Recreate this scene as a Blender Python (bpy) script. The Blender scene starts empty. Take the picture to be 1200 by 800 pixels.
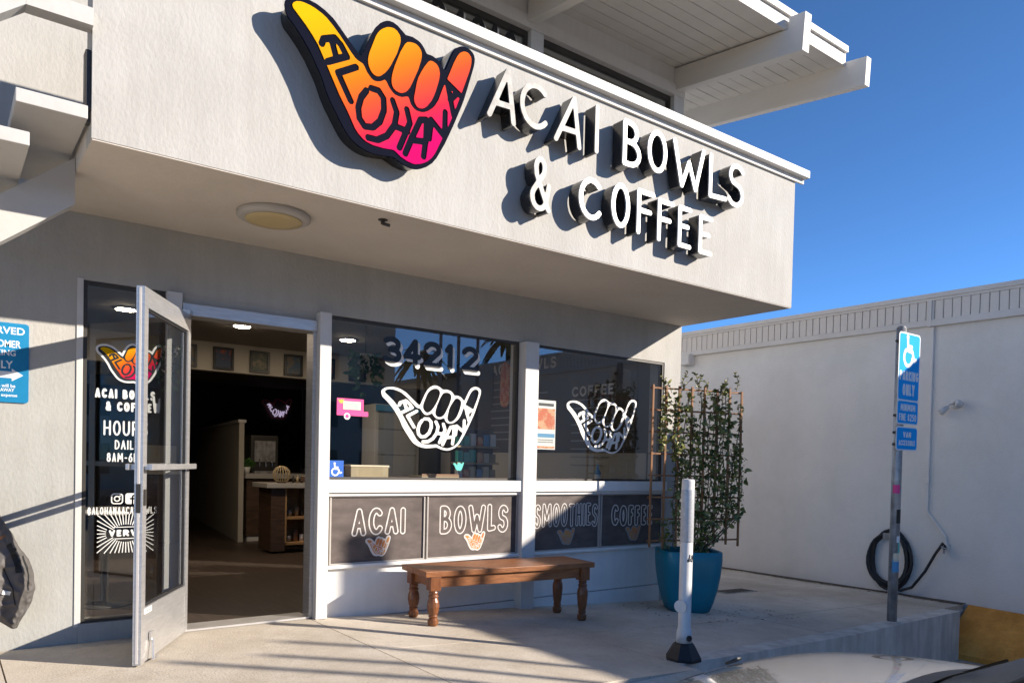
import bpy, bmesh, math, random
import numpy as np
from mathutils import Vector, Matrix
from mathutils.geometry import tessellate_polygon
random.seed(7)
R = math.radians
sc = bpy.context.scene
COL = sc.collection

# ------------------------------------------------------------------ camera, sky, sun, exposure
cam_d = bpy.data.cameras.new('camera')
cam = bpy.data.objects.new('camera', cam_d)
COL.objects.link(cam)
cam_d.sensor_width = 36.0
cam_d.lens = 894.68 / 1200 * 36
cam_d.shift_y = (562.5 - 400) / 1200
cam_d.clip_start = 0.05
cam_d.clip_end = 3000
_p, _r, _y = -0.02217, 0.02267, 0.92585
_f = Vector((math.cos(_y) * math.cos(_p), math.sin(_y) * math.cos(_p), math.sin(_p)))
_a = Vector((math.sin(_y), -math.cos(_y), 0)); _u = _a.cross(_f)
_a2 = math.cos(_r) * _a + math.sin(_r) * _u
_u2 = -math.sin(_r) * _a + math.cos(_r) * _u
_m = Matrix((_a2, _u2, -_f)).transposed().to_4x4()
_m.translation = Vector((0, -5.4, 1.18))
cam.matrix_world = _m
sc.camera = cam

SUN = Vector((1.0, -1.0, 0.541)).normalized()       # towards the sun
SUN_EL = math.asin(SUN.z)
world = bpy.data.worlds.new('World'); sc.world = world
world.use_nodes = True
wn = world.node_tree
bg = wn.nodes['Background']
sky = wn.nodes.new('ShaderNodeTexSky')
sky.sky_type = 'NISHITA'; sky.sun_disc = False
sky.sun_elevation = SUN_EL
sky.sun_rotation = math.atan2(SUN.x, SUN.y)
sky.air_density = 0.75; sky.dust_density = 3.0; sky.ozone_density = 4.5; sky.altitude = 6000
gam = wn.nodes.new('ShaderNodeGamma'); gam.inputs[1].default_value = 1.11
wn.links.new(sky.outputs[0], gam.inputs[0]); wb = wn.nodes.new('ShaderNodeMix'); wb.data_type = 'RGBA'; wb.blend_type = 'MULTIPLY'; wb.inputs[0].default_value = 1.0
wb.inputs[7].default_value = (0.84, 1.0, 0.93, 1)                # camera white balance of the whole sky
wn.links.new(gam.outputs[0], wb.inputs[6]); wn.links.new(wb.outputs[2], bg.inputs[0])
bg.inputs[1].default_value = 0.087

sl = bpy.data.lights.new('sun', 'SUN'); sl.energy = 2.45; sl.angle = R(0.53); sl.color = (1.0, 0.90, 0.775)
so = bpy.data.objects.new('sun', sl); COL.objects.link(so)
so.rotation_euler = SUN.to_track_quat('Z', 'Y').to_euler()
so.location = (20, -20, 20)

sc.view_settings.view_transform = 'Standard'
sc.view_settings.look = 'None'
sc.view_settings.exposure = 1.8
sc.view_settings.gamma = 1.0
sc.render.engine = 'CYCLES'
sc.cycles.max_bounces = 10
sc.cycles.transparent_max_bounces = 24
sc.cycles.use_denoising = True
sc.cycles.sample_clamp_indirect = 6.0
sc.cycles.caustics_reflective = False
sc.cycles.caustics_refractive = False

# ------------------------------------------------------------------ materials
MATS = {}
def mat(name, col, rough=0.6, metal=0.0, var=0.0, vscale=6.0, bump=0.0, bscale=60.0, spec=0.5, col2=None, stretch=(1, 1, 1), coat=0.0, detail=6.0, fac=(0.35, 0.7)):
    m = bpy.data.materials.new(name); m.use_nodes = True
    nt = m.node_tree; b = nt.nodes['Principled BSDF']
    b.inputs['Base Color'].default_value = (*col, 1)
    b.inputs['Roughness'].default_value = rough
    b.inputs['Metallic'].default_value = metal
    b.inputs['Specular IOR Level'].default_value = spec
    if coat: b.inputs['Coat Weight'].default_value = coat; b.inputs['Coat Roughness'].default_value = 0.03
    if var or col2 or bump:
        tc = nt.nodes.new('ShaderNodeTexCoord'); mp = nt.nodes.new('ShaderNodeMapping')
        mp.inputs['Scale'].default_value = stretch
        nt.links.new(tc.outputs['Object'], mp.inputs[0])
    if var or col2:
        n = nt.nodes.new('ShaderNodeTexNoise'); n.inputs['Scale'].default_value = vscale; n.inputs['Detail'].default_value = detail
        n.inputs['Roughness'].default_value = 0.62
        nt.links.new(mp.outputs[0], n.inputs['Vector'])
        rp = nt.nodes.new('ShaderNodeValToRGB')
        c2 = col2 if col2 else tuple(min(1, c * (1 + var)) for c in col)
        c1 = col if col2 else tuple(c * (1 - var) for c in col)
        rp.color_ramp.elements[0].position = fac[0]; rp.color_ramp.elements[1].position = fac[1]
        rp.color_ramp.elements[0].color = (*c1, 1); rp.color_ramp.elements[1].color = (*c2, 1)
        nt.links.new(n.outputs['Fac'], rp.inputs[0]); nt.links.new(rp.outputs[0], b.inputs['Base Color'])
    if bump:
        n2 = nt.nodes.new('ShaderNodeTexNoise'); n2.inputs['Scale'].default_value = bscale; n2.inputs['Detail'].default_value = 5
        nt.links.new(mp.outputs[0], n2.inputs['Vector'])
        bp = nt.nodes.new('ShaderNodeBump'); bp.inputs['Strength'].default_value = bump; bp.inputs['Distance'].default_value = 0.01
        nt.links.new(n2.outputs['Fac'], bp.inputs['Height']); nt.links.new(bp.outputs[0], b.inputs['Normal'])
    MATS[name] = m
    return m

def glass_mat(name, tint=(0.955, 0.965, 0.96), ior=1.52, boost=2.4):
    m = bpy.data.materials.new(name); m.use_nodes = True
    nt = m.node_tree; nt.nodes.clear()
    o = nt.nodes.new('ShaderNodeOutputMaterial'); mx = nt.nodes.new('ShaderNodeMixShader')
    t = nt.nodes.new('ShaderNodeBsdfTransparent'); t.inputs[0].default_value = (*tint, 1)
    g = nt.nodes.new('ShaderNodeBsdfGlossy'); g.inputs['Roughness'].default_value = 0.0; g.inputs[0].default_value = (1, 1, 1, 1)
    f = nt.nodes.new('ShaderNodeFresnel'); f.inputs[0].default_value = ior
    mu = nt.nodes.new('ShaderNodeMath'); mu.operation = 'MULTIPLY'; mu.inputs[1].default_value = boost; mu.use_clamp = True
    ge = nt.nodes.new('ShaderNodeNewGeometry'); iv = nt.nodes.new('ShaderNodeMath'); iv.operation = 'SUBTRACT'; iv.inputs[0].default_value = 1.0
    m3 = nt.nodes.new('ShaderNodeMath'); m3.operation = 'MULTIPLY'
    nt.links.new(ge.outputs['Backfacing'], iv.inputs[1]); nt.links.new(f.outputs[0], mu.inputs[0]); nt.links.new(mu.outputs[0], m3.inputs[0]); nt.links.new(iv.outputs[0], m3.inputs[1])
    nt.links.new(m3.outputs[0], mx.inputs[0])
    nt.links.new(t.outputs[0], mx.inputs[1]); nt.links.new(g.outputs[0], mx.inputs[2]); nt.links.new(mx.outputs[0], o.inputs[0])
    MATS[name] = m
    return m

def emit_mat(name, col, s):
    m = bpy.data.materials.new(name); m.use_nodes = True
    b = m.node_tree.nodes['Principled BSDF']
    b.inputs['Base Color'].default_value = (*col, 1)
    b.inputs['Emission Color'].default_value = (*col, 1); b.inputs['Emission Strength'].default_value = s
    MATS[name] = m
    return m

def add_vertical_streaks(m, amount=0.12, scale=(26, 26, 1.2), dark=(0.5, 0.48, 0.46)):
    """multiply the colour by long vertical weather streaks"""
    nt = m.node_tree; b = nt.nodes['Principled BSDF']
    src = b.inputs['Base Color'].links[0].from_socket if b.inputs['Base Color'].links else None
    tc = nt.nodes.new('ShaderNodeTexCoord'); mp = nt.nodes.new('ShaderNodeMapping'); mp.inputs['Scale'].default_value = scale
    n = nt.nodes.new('ShaderNodeTexNoise'); n.inputs['Scale'].default_value = 1.0; n.inputs['Detail'].default_value = 5
    rp = nt.nodes.new('ShaderNodeValToRGB'); rp.color_ramp.elements[0].position = 0.36; rp.color_ramp.elements[1].position = 0.6
    rp.color_ramp.elements[0].color = (*dark, 1); rp.color_ramp.elements[1].color = (1, 1, 1, 1)
    mx = nt.nodes.new('ShaderNodeMix'); mx.data_type = 'RGBA'; mx.blend_type = 'MULTIPLY'; mx.inputs[0].default_value = amount
    nt.links.new(tc.outputs['Object'], mp.inputs[0]); nt.links.new(mp.outputs[0], n.inputs['Vector']); nt.links.new(n.outputs['Fac'], rp.inputs[0])
    if src: nt.links.new(src, mx.inputs[6])
    else: mx.inputs[6].default_value = b.inputs['Base Color'].default_value
    nt.links.new(rp.outputs[0], mx.inputs[7]); nt.links.new(mx.outputs[2], b.inputs['Base Color'])

def add_wear(m, amount=0.35, big=0.55, spots=True):
    """large soft stains, small dark spots and a few hairline cracks"""
    nt = m.node_tree; b = nt.nodes['Principled BSDF']; src = b.inputs['Base Color'].links[0].from_socket
    tc = nt.nodes.new('ShaderNodeTexCoord')
    def layer(fac_socket, p0, p1, dark, amt, src):
        rp = nt.nodes.new('ShaderNodeValToRGB'); rp.color_ramp.elements[0].position = p0; rp.color_ramp.elements[1].position = p1
        rp.color_ramp.elements[0].color = (*dark, 1); rp.color_ramp.elements[1].color = (1, 1, 1, 1)
        mx = nt.nodes.new('ShaderNodeMix'); mx.data_type = 'RGBA'; mx.blend_type = 'MULTIPLY'; mx.inputs[0].default_value = amt
        nt.links.new(fac_socket, rp.inputs[0]); nt.links.new(src, mx.inputs[6]); nt.links.new(rp.outputs[0], mx.inputs[7]); return mx.outputs[2]
    n = nt.nodes.new('ShaderNodeTexNoise'); n.inputs['Scale'].default_value = big; n.inputs['Detail'].default_value = 8; n.inputs['Roughness'].default_value = .7
    nt.links.new(tc.outputs['Object'], n.inputs['Vector']); src = layer(n.outputs['Fac'], .40, .58, (.62, .57, .50), amount, src)
    v = nt.nodes.new('ShaderNodeTexVoronoi'); v.inputs['Scale'].default_value = 1.7; nt.links.new(tc.outputs['Object'], v.inputs['Vector'])
    if spots: src = layer(v.outputs['Distance'], (.016), .032, (.35, .32, .29), .7, src)
    n2 = nt.nodes.new('ShaderNodeTexNoise'); n2.inputs['Scale'].default_value = 1.1; n2.inputs['Detail'].default_value = 10; n2.inputs['Roughness'].default_value = .75; n2.inputs['Distortion'].default_value = .6
    nt.links.new(tc.outputs['Object'], n2.inputs['Vector'])
    a = nt.nodes.new('ShaderNodeMath'); a.operation = 'SUBTRACT'; a.inputs[1].default_value = .5; c = nt.nodes.new('ShaderNodeMath'); c.operation = 'ABSOLUTE'
    nt.links.new(n2.outputs['Fac'], a.inputs[0]); nt.links.new(a.outputs[0], c.inputs[0]); src = layer(c.outputs[0], .0, .006, (.45, .42, .38), amount * .8, src)
    n3 = nt.nodes.new('ShaderNodeTexNoise'); n3.inputs['Scale'].default_value = 45; n3.inputs['Detail'].default_value = 4; nt.links.new(tc.outputs['Object'], n3.inputs['Vector'])
    src = layer(n3.outputs['Fac'], .36, .52, (.80, .78, .75), amount * .5, src)
    nt.links.new(src, b.inputs['Base Color'])
stucco = mat('stucco', (0.455, 0.445, 0.42), 0.9, var=0.05, vscale=3.0, bump=0.32, bscale=52, stretch=(1, 1, 0.6))
add_wear(stucco, .14, 1.3, False)
add_vertical_streaks(stucco, 0.10, (14, 14, 1.0))
dirt = mat('wall_foot_soil', (0.12, 0.095, 0.065), 1.0, var=.4, vscale=30, bump=.5, bscale=90)
litter = mat('dry_leaf', (0.16, 0.095, 0.04), .8, var=.4, vscale=14)
stair_paint = mat('stair_paint', (0.50, 0.485, 0.46), 0.6, var=0.05, vscale=4, bump=0.15, bscale=26)
brightened_soffit = mat('brightened_soffit', (0.62, 0.565, 0.50), 0.9, var=0.05, vscale=2.0, bump=0.4, bscale=26)  # stucco lightened: extra brightness for the shaded soffit put into its colour
white = mat('white_paint', (0.64, 0.625, 0.60), 0.5, var=0.03, vscale=5, bump=0.12, bscale=30)
add_vertical_streaks(white, 0.08, (18, 18, 1.5))
lifted_white = mat('shade_lifted_white', (0.78, 0.765, 0.74), 0.5, var=0.04, vscale=4, bump=0.1, bscale=30)  # white paint lightened to brighten the shaded low wall and its trim
add_vertical_streaks(lifted_white, 0.10, (9, 9, 1.2))
wood_white = mat('white_wood_paint', (0.66, 0.63, 0.58), 0.6, var=0.05, vscale=4, bump=0.25, bscale=22, stretch=(1, .2, 1))
grey_wall = mat('grey_wall_paint', (0.80, 0.745, 0.68), 0.85, var=0.045, vscale=1.2, bump=0.25, bscale=40)
add_vertical_streaks(grey_wall, 0.10, (2.2, 2.2, .35), (.6, .59, .58))
add_wear(grey_wall, .13, .9, False)
grey_trim = mat('grey_trim_paint', (0.72, 0.68, 0.63), 0.7, var=0.05, vscale=4)
alu = mat('brushed_aluminium', (0.62, 0.61, 0.60), 0.42, 0.75, var=0.10, vscale=9, bump=0.06, bscale=80, stretch=(1, 1, 8))
alu_dark = mat('dark_bronze', (0.05, 0.045, 0.04), 0.5, 0.2)
concrete = mat('sidewalk_concrete', (0.58, 0.505, 0.405), 0.85, col2=(0.74, 0.66, 0.55), vscale=1.6, bump=0.35, bscale=70, detail=9)
add_wear(concrete, .55)
conc_wall = mat('kerb_concrete', (0.58, 0.54, 0.48), 0.85, col2=(0.74, 0.70, 0.63), vscale=3.0, bump=0.4, bscale=50, detail=8)
add_vertical_streaks(conc_wall, 0.45, (9, 9, 1.6), (0.5, 0.48, 0.46))
asphalt = mat('worn_lot_concrete', (0.48, 0.42, 0.34), 0.9, var=0.25, vscale=14, bump=0.6, bscale=120)
add_wear(asphalt, .5, .3)
orange = mat('worn_orange_paint', (0.76, 0.31, 0.04), 0.75, col2=(0.86, 0.40, 0.08), vscale=3, bump=0.3, bscale=80)
navy = mat('navy_vinyl', (0.006, 0.007, 0.016), 0.7, spec=0.02)
sign_black = mat('black_sign_return', (0.012, 0.011, 0.011), 0.22, 0.0, spec=0.8)
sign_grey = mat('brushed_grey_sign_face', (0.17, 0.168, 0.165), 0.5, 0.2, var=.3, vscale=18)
sign_white = mat('white_sign_face', (0.66, 0.65, 0.63), 0.35)
vinyl_white = mat('white_vinyl', (0.82, 0.80, 0.76), 0.5)
vinyl_black = mat('black_vinyl', (0.010, 0.011, 0.014), 0.4)
vinyl_pink = mat('pink_vinyl', (0.80, 0.05, 0.25), 0.4)
vinyl_yellow = mat('yellow_vinyl', (0.80, 0.42, 0.05), 0.4)
vinyl_cream = mat('cream_vinyl', (0.80, 0.68, 0.48), 0.5)
vinyl_teal = mat('teal_vinyl', (0.10, 0.55, 0.45), 0.4)
blue_sign = mat('blue_sign_sheet', (0.0, 0.21, 0.44), 0.45, var=0.06, vscale=8)
blue_park = mat('bright_blue_sign_sheet', (0.008, 0.38, 0.88), 0.7, spec=0.1, var=0.05, vscale=8)
sign_sheet = mat('white_sign_sheet', (0.84, 0.85, 0.86), 0.4)
isa_blue = mat('sticker_blue', (0.01, 0.10, 0.45), 0.4)
board_m = mat('chalkboard', (0.075, 0.058, 0.051), 0.75, col2=(0.135, 0.106, 0.094), vscale=5, detail=9, stretch=(1, 1, 2.2), bump=0.08, bscale=120)
chalk = mat('chalk', (0.66, 0.62, 0.58), 0.95, var=0.10, vscale=60)
chalk_grey = mat('grey_chalk', (0.30, 0.29, 0.28), 0.95, var=0.2, vscale=60)
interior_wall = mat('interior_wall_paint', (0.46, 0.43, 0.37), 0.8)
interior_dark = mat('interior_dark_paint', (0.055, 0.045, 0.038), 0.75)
interior_ceiling = mat('interior_ceiling_paint', (0.30, 0.28, 0.25), 0.85)
wood_floor = mat('dark_wood_floor', (0.060, 0.042, 0.032), 0.42, var=0.35, vscale=5, stretch=(6, .6, 1))
counter_top = mat('counter_stone', (0.45, 0.43, 0.40), 0.35)
wood_dark = mat('counter_wood', (0.085, 0.050, 0.032), 0.5, var=0.3, vscale=6, stretch=(1, 1, 6))
ply = mat('plywood', (0.42, 0.25, 0.11), 0.5, var=0.15, vscale=8, stretch=(1, 1, 4))
ledge_wood = mat('ledge_wood', (0.30, 0.16, 0.09), 0.45, var=0.2, vscale=6, stretch=(.5, 6, 1))
box_tan = mat('tan_box', (0.42, 0.33, 0.20), 0.7, var=.1)
rubber = mat('black_rubber', (0.014, 0.014, 0.016), 0.55, bump=0.1, bscale=40)
steel = mat('galvanised_steel', (0.42, 0.42, 0.42), 0.45, 0.45, var=0.25, vscale=12)
add_vertical_streaks(steel, 0.5, (30, 30, 4), (0.4, 0.38, 0.36))
add_wear(orange, .6, 1.5)
bollard_white = mat('scuffed_white_plastic', (0.70, 0.69, 0.67), 0.45, var=0.06, vscale=14)
add_vertical_streaks(bollard_white, 0.25, (40, 40, 5), (0.55, 0.53, 0.5))
reflector = mat('grey_reflective_band', (0.46, 0.47, 0.49), 0.35, 0.1, var=0.12, vscale=40)
glaze = mat('teal_glaze', (0.0, 0.18, 0.26), 0.38, var=0.10, vscale=5, spec=0.5, bump=0.05, bscale=20)
soil = mat('potting_soil', (0.03, 0.022, 0.016), 1.0)
trellis_wood = mat('trellis_wood', (0.27, 0.12, 0.045), 0.6, var=0.22, vscale=7, stretch=(3, 3, .6), bump=.2, bscale=40)
stem_m = mat('vine_stem', (0.10, 0.065, 0.035), 0.8)
jacket_m = mat('charcoal_fabric', (0.12, 0.108, 0.101), 0.68, var=0.15, vscale=18, bump=0.08, bscale=200)
strap_m = mat('black_webbing', (0.010, 0.010, 0.011), 0.7)
car_paint = mat('silver_white_car_paint', (0.58, 0.555, 0.515), 0.16, 0.45, coat=1.0)
car_glass = mat('car_glass', (0.012, 0.014, 0.016), 0.22, 0.0, spec=0.4)
car_black = mat('car_black_plastic', (0.012, 0.012, 0.013), 0.4)
wiper_m = mat('matt_wiper_black', (0.006, 0.006, 0.006), 0.95, spec=0.0)
chrome = mat('chrome', (0.75, 0.75, 0.76), 0.1, 1.0)
lamp_lens = mat('headlamp_lens', (0.35, 0.37, 0.40), 0.08, 0.6, coat=1.0)
light_diff = mat('unlit_cream_diffuser', (0.55, 0.43, 0.22), 0.5)
light_rim = mat('light_rim_paint', (0.46, 0.43, 0.40), 0.5)
conduit_m = grey_trim
far_wall = mat('far_building_paint', (0.50, 0.47, 0.43), 0.9, var=0.08)
far_dark = mat('far_building_window', (0.03, 0.035, 0.045), 0.15)
palm_trunk_m = mat('palm_trunk', (0.14, 0.10, 0.07), 0.95, var=0.3, vscale=20)
palm_leaf_m = mat('palm_frond', (0.05, 0.08, 0.03), 0.6)
glass = glass_mat('window_glass')
downlight_m = emit_mat('downlight_glow', (1.0, 0.80, 0.58), 55.0)
neon_m = emit_mat('neon_tube_glow', (0.62, 0.52, 0.72), 0.16)
neon_red = emit_mat('dim_neon_tube_glow', (0.20, 0.02, 0.05), 0.02)

# bench wood with long grain
bench_wood = mat('stained_bench_wood', (0.20, 0.068, 0.022), 0.42, col2=(0.36, 0.145, 0.05), vscale=5, stretch=(1.2, 12, 12), bump=0.15, bscale=16, detail=8)
leg_wood = mat('stained_leg_wood', (0.15, 0.05, 0.017), 0.38, col2=(0.25, 0.09, 0.03), vscale=6, stretch=(10, 10, 1.5), detail=6)

# leaves
leaf_m = mat('vine_leaf', (0.060, 0.090, 0.018), 0.42, col2=(0.27, 0.26, 0.075), vscale=13, fac=(0.42, 0.60))

# hand colours: printed yellow to magenta blend across the face
def gradient_mat():
    m = bpy.data.materials.new('sunset_print'); m.use_nodes = True
    nt = m.node_tree; b = nt.nodes['Principled BSDF']; b.inputs['Roughness'].default_value = 0.75; b.inputs['Specular IOR Level'].default_value = 0.05
    tc = nt.nodes.new('ShaderNodeTexCoord'); sp = nt.nodes.new('ShaderNodeSeparateXYZ')
    nt.links.new(tc.outputs['Generated'], sp.inputs[0])
    a = nt.nodes.new('ShaderNodeMath'); a.operation = 'MULTIPLY'; a.inputs[1].default_value = 0.618
    c = nt.nodes.new('ShaderNodeMath'); c.operation = 'MULTIPLY_ADD'; c.inputs[1].default_value = -0.667; c.inputs[2].default_value = 0.617
    d = nt.nodes.new('ShaderNodeMath'); d.operation = 'ADD'
    nt.links.new(sp.outputs[0], a.inputs[0]); nt.links.new(sp.outputs[2], c.inputs[0])
    nt.links.new(a.outputs[0], d.inputs[0]); nt.links.new(c.outputs[0], d.inputs[1])
    rp = nt.nodes.new('ShaderNodeValToRGB'); e = rp.color_ramp.elements
    e[0].position = 0.12; e[0].color = (0.66, 0.38, 0.002, 1)
    e[1].position = 0.93; e[1].color = (0.50, 0.0005, 0.11, 1)
    for p_, c_ in ((0.34, (0.66, 0.27, 0.005)), (0.50, (0.64, 0.15, 0.008)), (0.62, (0.62, 0.075, 0.022)), (0.78, (0.57, 0.018, 0.05))):
        x = e.new(p_); x.color = (*c_, 1)
    nt.links.new(d.outputs[0], rp.inputs[0]); nt.links.new(rp.outputs[0], b.inputs['Base Color'])
    return m
sunset = gradient_mat()

# ------------------------------------------------------------------ object helpers
def link(name, bm, m, parent=None, smooth=False, label=None):
    me = bpy.data.meshes.new(name)
    bmesh.ops.recalc_face_normals(bm, faces=bm.faces)
    bm.to_mesh(me); bm.free()
    if smooth: me.polygons.foreach_set('use_smooth', [True] * len(me.polygons))
    me.materials.append(m)
    return link_mesh(name, me, parent, label)

def link_mesh(name, me, parent=None, label=None):
    o = bpy.data.objects.new(name, me); COL.objects.link(o)
    if parent is not None:
        o.parent = parent
        if parent.type == 'EMPTY': o.matrix_parent_inverse = Matrix.Translation(-parent.location)
    if label: o['label'] = label
    return o

def thing(name, label, cat, loc, group=None):
    o = bpy.data.objects.new(name, None); COL.objects.link(o)
    o.location = loc; o.empty_display_size = 0.1
    o['label'] = label; o['category'] = cat
    if group: o['group'] = group
    return o

def tag(o, label, cat, group=None):
    o['label'] = label; o['category'] = cat
    if group: o['group'] = group
    return o

def struct(o):
    o['kind'] = 'structure'; return o

def copy_tree(o, parent=None):
    c = o.copy(); COL.objects.link(c)
    if parent is not None: c.parent = parent
    for ch in o.children: copy_tree(ch, c)
    return c

def B(): return bmesh.new()

def box(bm, x0, x1, y0, y1, z0, z1, bev=0.0, M=None, seg=2):
    r = bmesh.ops.create_cube(bm, size=1.0)
    vs = r['verts']
    for v in vs:
        v.co = Vector(((x0 + x1) / 2 + v.co.x * (x1 - x0), (y0 + y1) / 2 + v.co.y * (y1 - y0), (z0 + z1) / 2 + v.co.z * (z1 - z0)))
    if bev:
        es = list({e for v in vs for e in v.link_edges})
        g = bmesh.ops.bevel(bm, geom=es, offset=bev, segments=seg, profile=0.6, affect='EDGES')
        vs = list({v for f in g['faces'] for v in f.verts} | {v for v in vs if v.is_valid})
    if M is not None:
        bmesh.ops.transform(bm, matrix=M, verts=vs)
    return vs

def prism(bm, pts, z0, z1, M=None):
    lo = [bm.verts.new((x, y, z0)) for x, y in pts]; hi = [bm.verts.new((x, y, z1)) for x, y in pts]
    n = len(pts)
    bm.faces.new(lo[::-1]); bm.faces.new(hi)
    for i in range(n): bm.faces.new((lo[i], lo[(i + 1) % n], hi[(i + 1) % n], hi[i]))
    if M is not None: bmesh.ops.transform(bm, matrix=M, verts=lo + hi)

def hexa(bm, p):
    """8 corner points: bottom ring 4, top ring 4"""
    v = [bm.verts.new(q) for q in p]
    for f in ((3, 2, 1, 0), (4, 5, 6, 7), (0, 1, 5, 4), (1, 2, 6, 5), (2, 3, 7, 6), (3, 0, 4, 7)): bm.faces.new([v[i] for i in f])

def tube(bm, pts, r, n=8, closed=False):
    pts = [Vector(p) for p in pts]; rings = []
    N = len(pts)
    rr = r if isinstance(r, (list, tuple)) else [r] * N
    prev = None
    for i, p in enumerate(pts):
        if closed: t = pts[(i + 1) % N] - pts[i - 1]
        else: t = pts[min(i + 1, N - 1)] - pts[max(i - 1, 0)]
        t.normalize()
        if prev is None:
            a = t.orthogonal().normalized()
        else:
            a = (prev - t * prev.dot(t))
            a = a.normalized() if a.length > 1e-6 else t.orthogonal().normalized()
        prev = a; b = t.cross(a)
        rings.append([bm.verts.new(p + (a * math.cos(2 * math.pi * k / n) + b * math.sin(2 * math.pi * k / n)) * rr[i]) for k in range(n)])
    for i in range(N if closed else N - 1):
        q = rings[i]; w = rings[(i + 1) % N]
        for k in range(n): bm.faces.new((q[k], q[(k + 1) % n], w[(k + 1) % n], w[k]))
    if not closed:
        bm.faces.new(rings[0][::-1]); bm.faces.new(rings[-1])

def lathe(bm, prof, cx, cy, n=20, M=None):
    rings = []
    for r, z in prof:
        rings.append([bm.verts.new((cx + r * math.cos(2 * math.pi * k / n), cy + r * math.sin(2 * math.pi * k / n), z)) for k in range(n)])
    for q, w in zip(rings, rings[1:]):
        for k in range(n): bm.faces.new((q[k], q[(k + 1) % n], w[(k + 1) % n], w[k]))
    bm.faces.new(rings[0][::-1]); bm.faces.new(rings[-1])
    if M is not None: bmesh.ops.transform(bm, matrix=M, verts=[v for r in rings for v in r])

def boxobj(name, m, parent, x0, x1, y0, y1, z0, z1, bev=0.0, label=None):
    bm = B(); box(bm, x0, x1, y0, y1, z0, z1, bev)
    return link(name, bm, m, parent, label=label)

# ------------------------------------------------------------------ outlines from signed distances (lettering, emblems)
def d_strokes(polys, X, Z):
    d = np.full(X.shape, 1e9)
    for pl in polys:
        for (ax, az), (bx, bz) in zip(pl, pl[1:]):
            vx, vz = bx - ax, bz - az; L = vx * vx + vz * vz + 1e-12
            t = np.clip(((X - ax) * vx + (Z - az) * vz) / L, 0, 1)
            d = np.minimum(d, np.hypot(X - ax - t * vx, Z - az - t * vz))
    return d

def d_poly(P, X, Z):
    d = d_strokes([P + [P[0]]], X, Z); inside = np.zeros(X.shape, bool)
    for (ax, az), (bx, bz) in zip(P, P[1:] + [P[0]]):
        if az == bz: continue
        c = ((az > Z) != (bz > Z)) & (X < (bx - ax) * (Z - az) / (bz - az) + ax)
        inside ^= c
    return np.where(inside, -d, d)

def grid(x0, x1, z0, z1, h):
    xs = np.arange(x0 - 2.5 * h, x1 + 3 * h, h); zs = np.arange(z0 - 2.5 * h, z1 + 3 * h, h)
    return np.meshgrid(xs, zs, indexing='ij')

def rdp(P, eps):
    if len(P) < 3: return P
    a = np.array(P[0]); b = np.array(P[-1]); ab = b - a; Q = np.array(P[1:-1]) - a
    L = np.hypot(*ab)
    d = np.abs(ab[0] * Q[:, 1] - ab[1] * Q[:, 0]) / L if L > 1e-12 else np.hypot(Q[:, 0], Q[:, 1])
    i = int(d.argmax())
    if d[i] < eps: return [P[0], P[-1]]
    return rdp(P[:i + 2], eps)[:-1] + rdp(P[i + 1:], eps)

def contours(F, X, Z, eps):
    """closed loops around F < 0"""
    F = F.copy(); F[np.abs(F) < 1e-9] = 1e-9
    F[0, :] = np.maximum(F[0, :], 1e-4); F[-1, :] = np.maximum(F[-1, :], 1e-4); F[:, 0] = np.maximum(F[:, 0], 1e-4); F[:, -1] = np.maximum(F[:, -1], 1e-4)
    S = (F < 0)
    code = S[:-1, :-1] * 1 + S[1:, :-1] * 2 + S[1:, 1:] * 4 + S[:-1, 1:] * 8
    nxt = {}
    T = {1: [(3, 0)], 2: [(0, 1)], 3: [(3, 1)], 4: [(1, 2)], 5: [(3, 2), (1, 0)], 6: [(0, 2)], 7: [(3, 2)], 8: [(2, 3)], 9: [(2, 0)], 10: [(0, 3), (2, 1)], 11: [(2, 1)], 12: [(1, 3)], 13: [(1, 0)], 14: [(0, 3)]}
    def key(i, j, e):
        return ((i, j, 0), (i + 1, j, 1), (i, j + 1, 0), (i, j, 1))[e]
    for i, j in zip(*np.nonzero((code > 0) & (code < 15))):
        for a, b in T[int(code[i, j])]: nxt[key(i, j, a)] = key(i, j, b)
    def pt(k):
        i, j, v = k
        i2, j2 = (i, j + 1) if v else (i + 1, j)
        a, b = F[i, j], F[i2, j2]; t = a / (a - b)
        return (float(X[i, j] + t * (X[i2, j2] - X[i, j])), float(Z[i, j] + t * (Z[i2, j2] - Z[i, j])))
    loops = []
    while nxt:
        s, k = next(iter(nxt.items())); L = [s]; del nxt[s]
        while k != s and k in nxt:
            L.append(k); k = nxt.pop(k)
        P = [pt(q) for q in L]
        if len(P) < 4: continue
        h = len(P) // 2
        P = rdp(P[:h + 1], eps)[:-1] + rdp(P[h:] + [P[0]], eps)[:-1]
        if len(P) >= 3: loops.append(P)
    return loops

def pip(p, L):
    x, z = p; c = False
    for (ax, az), (bx, bz) in zip(L, L[1:] + L[:1]):
        if (az > z) != (bz > z) and x < (bx - ax) * (z - az) / (bz - az) + ax: c = not c
    return c

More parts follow.
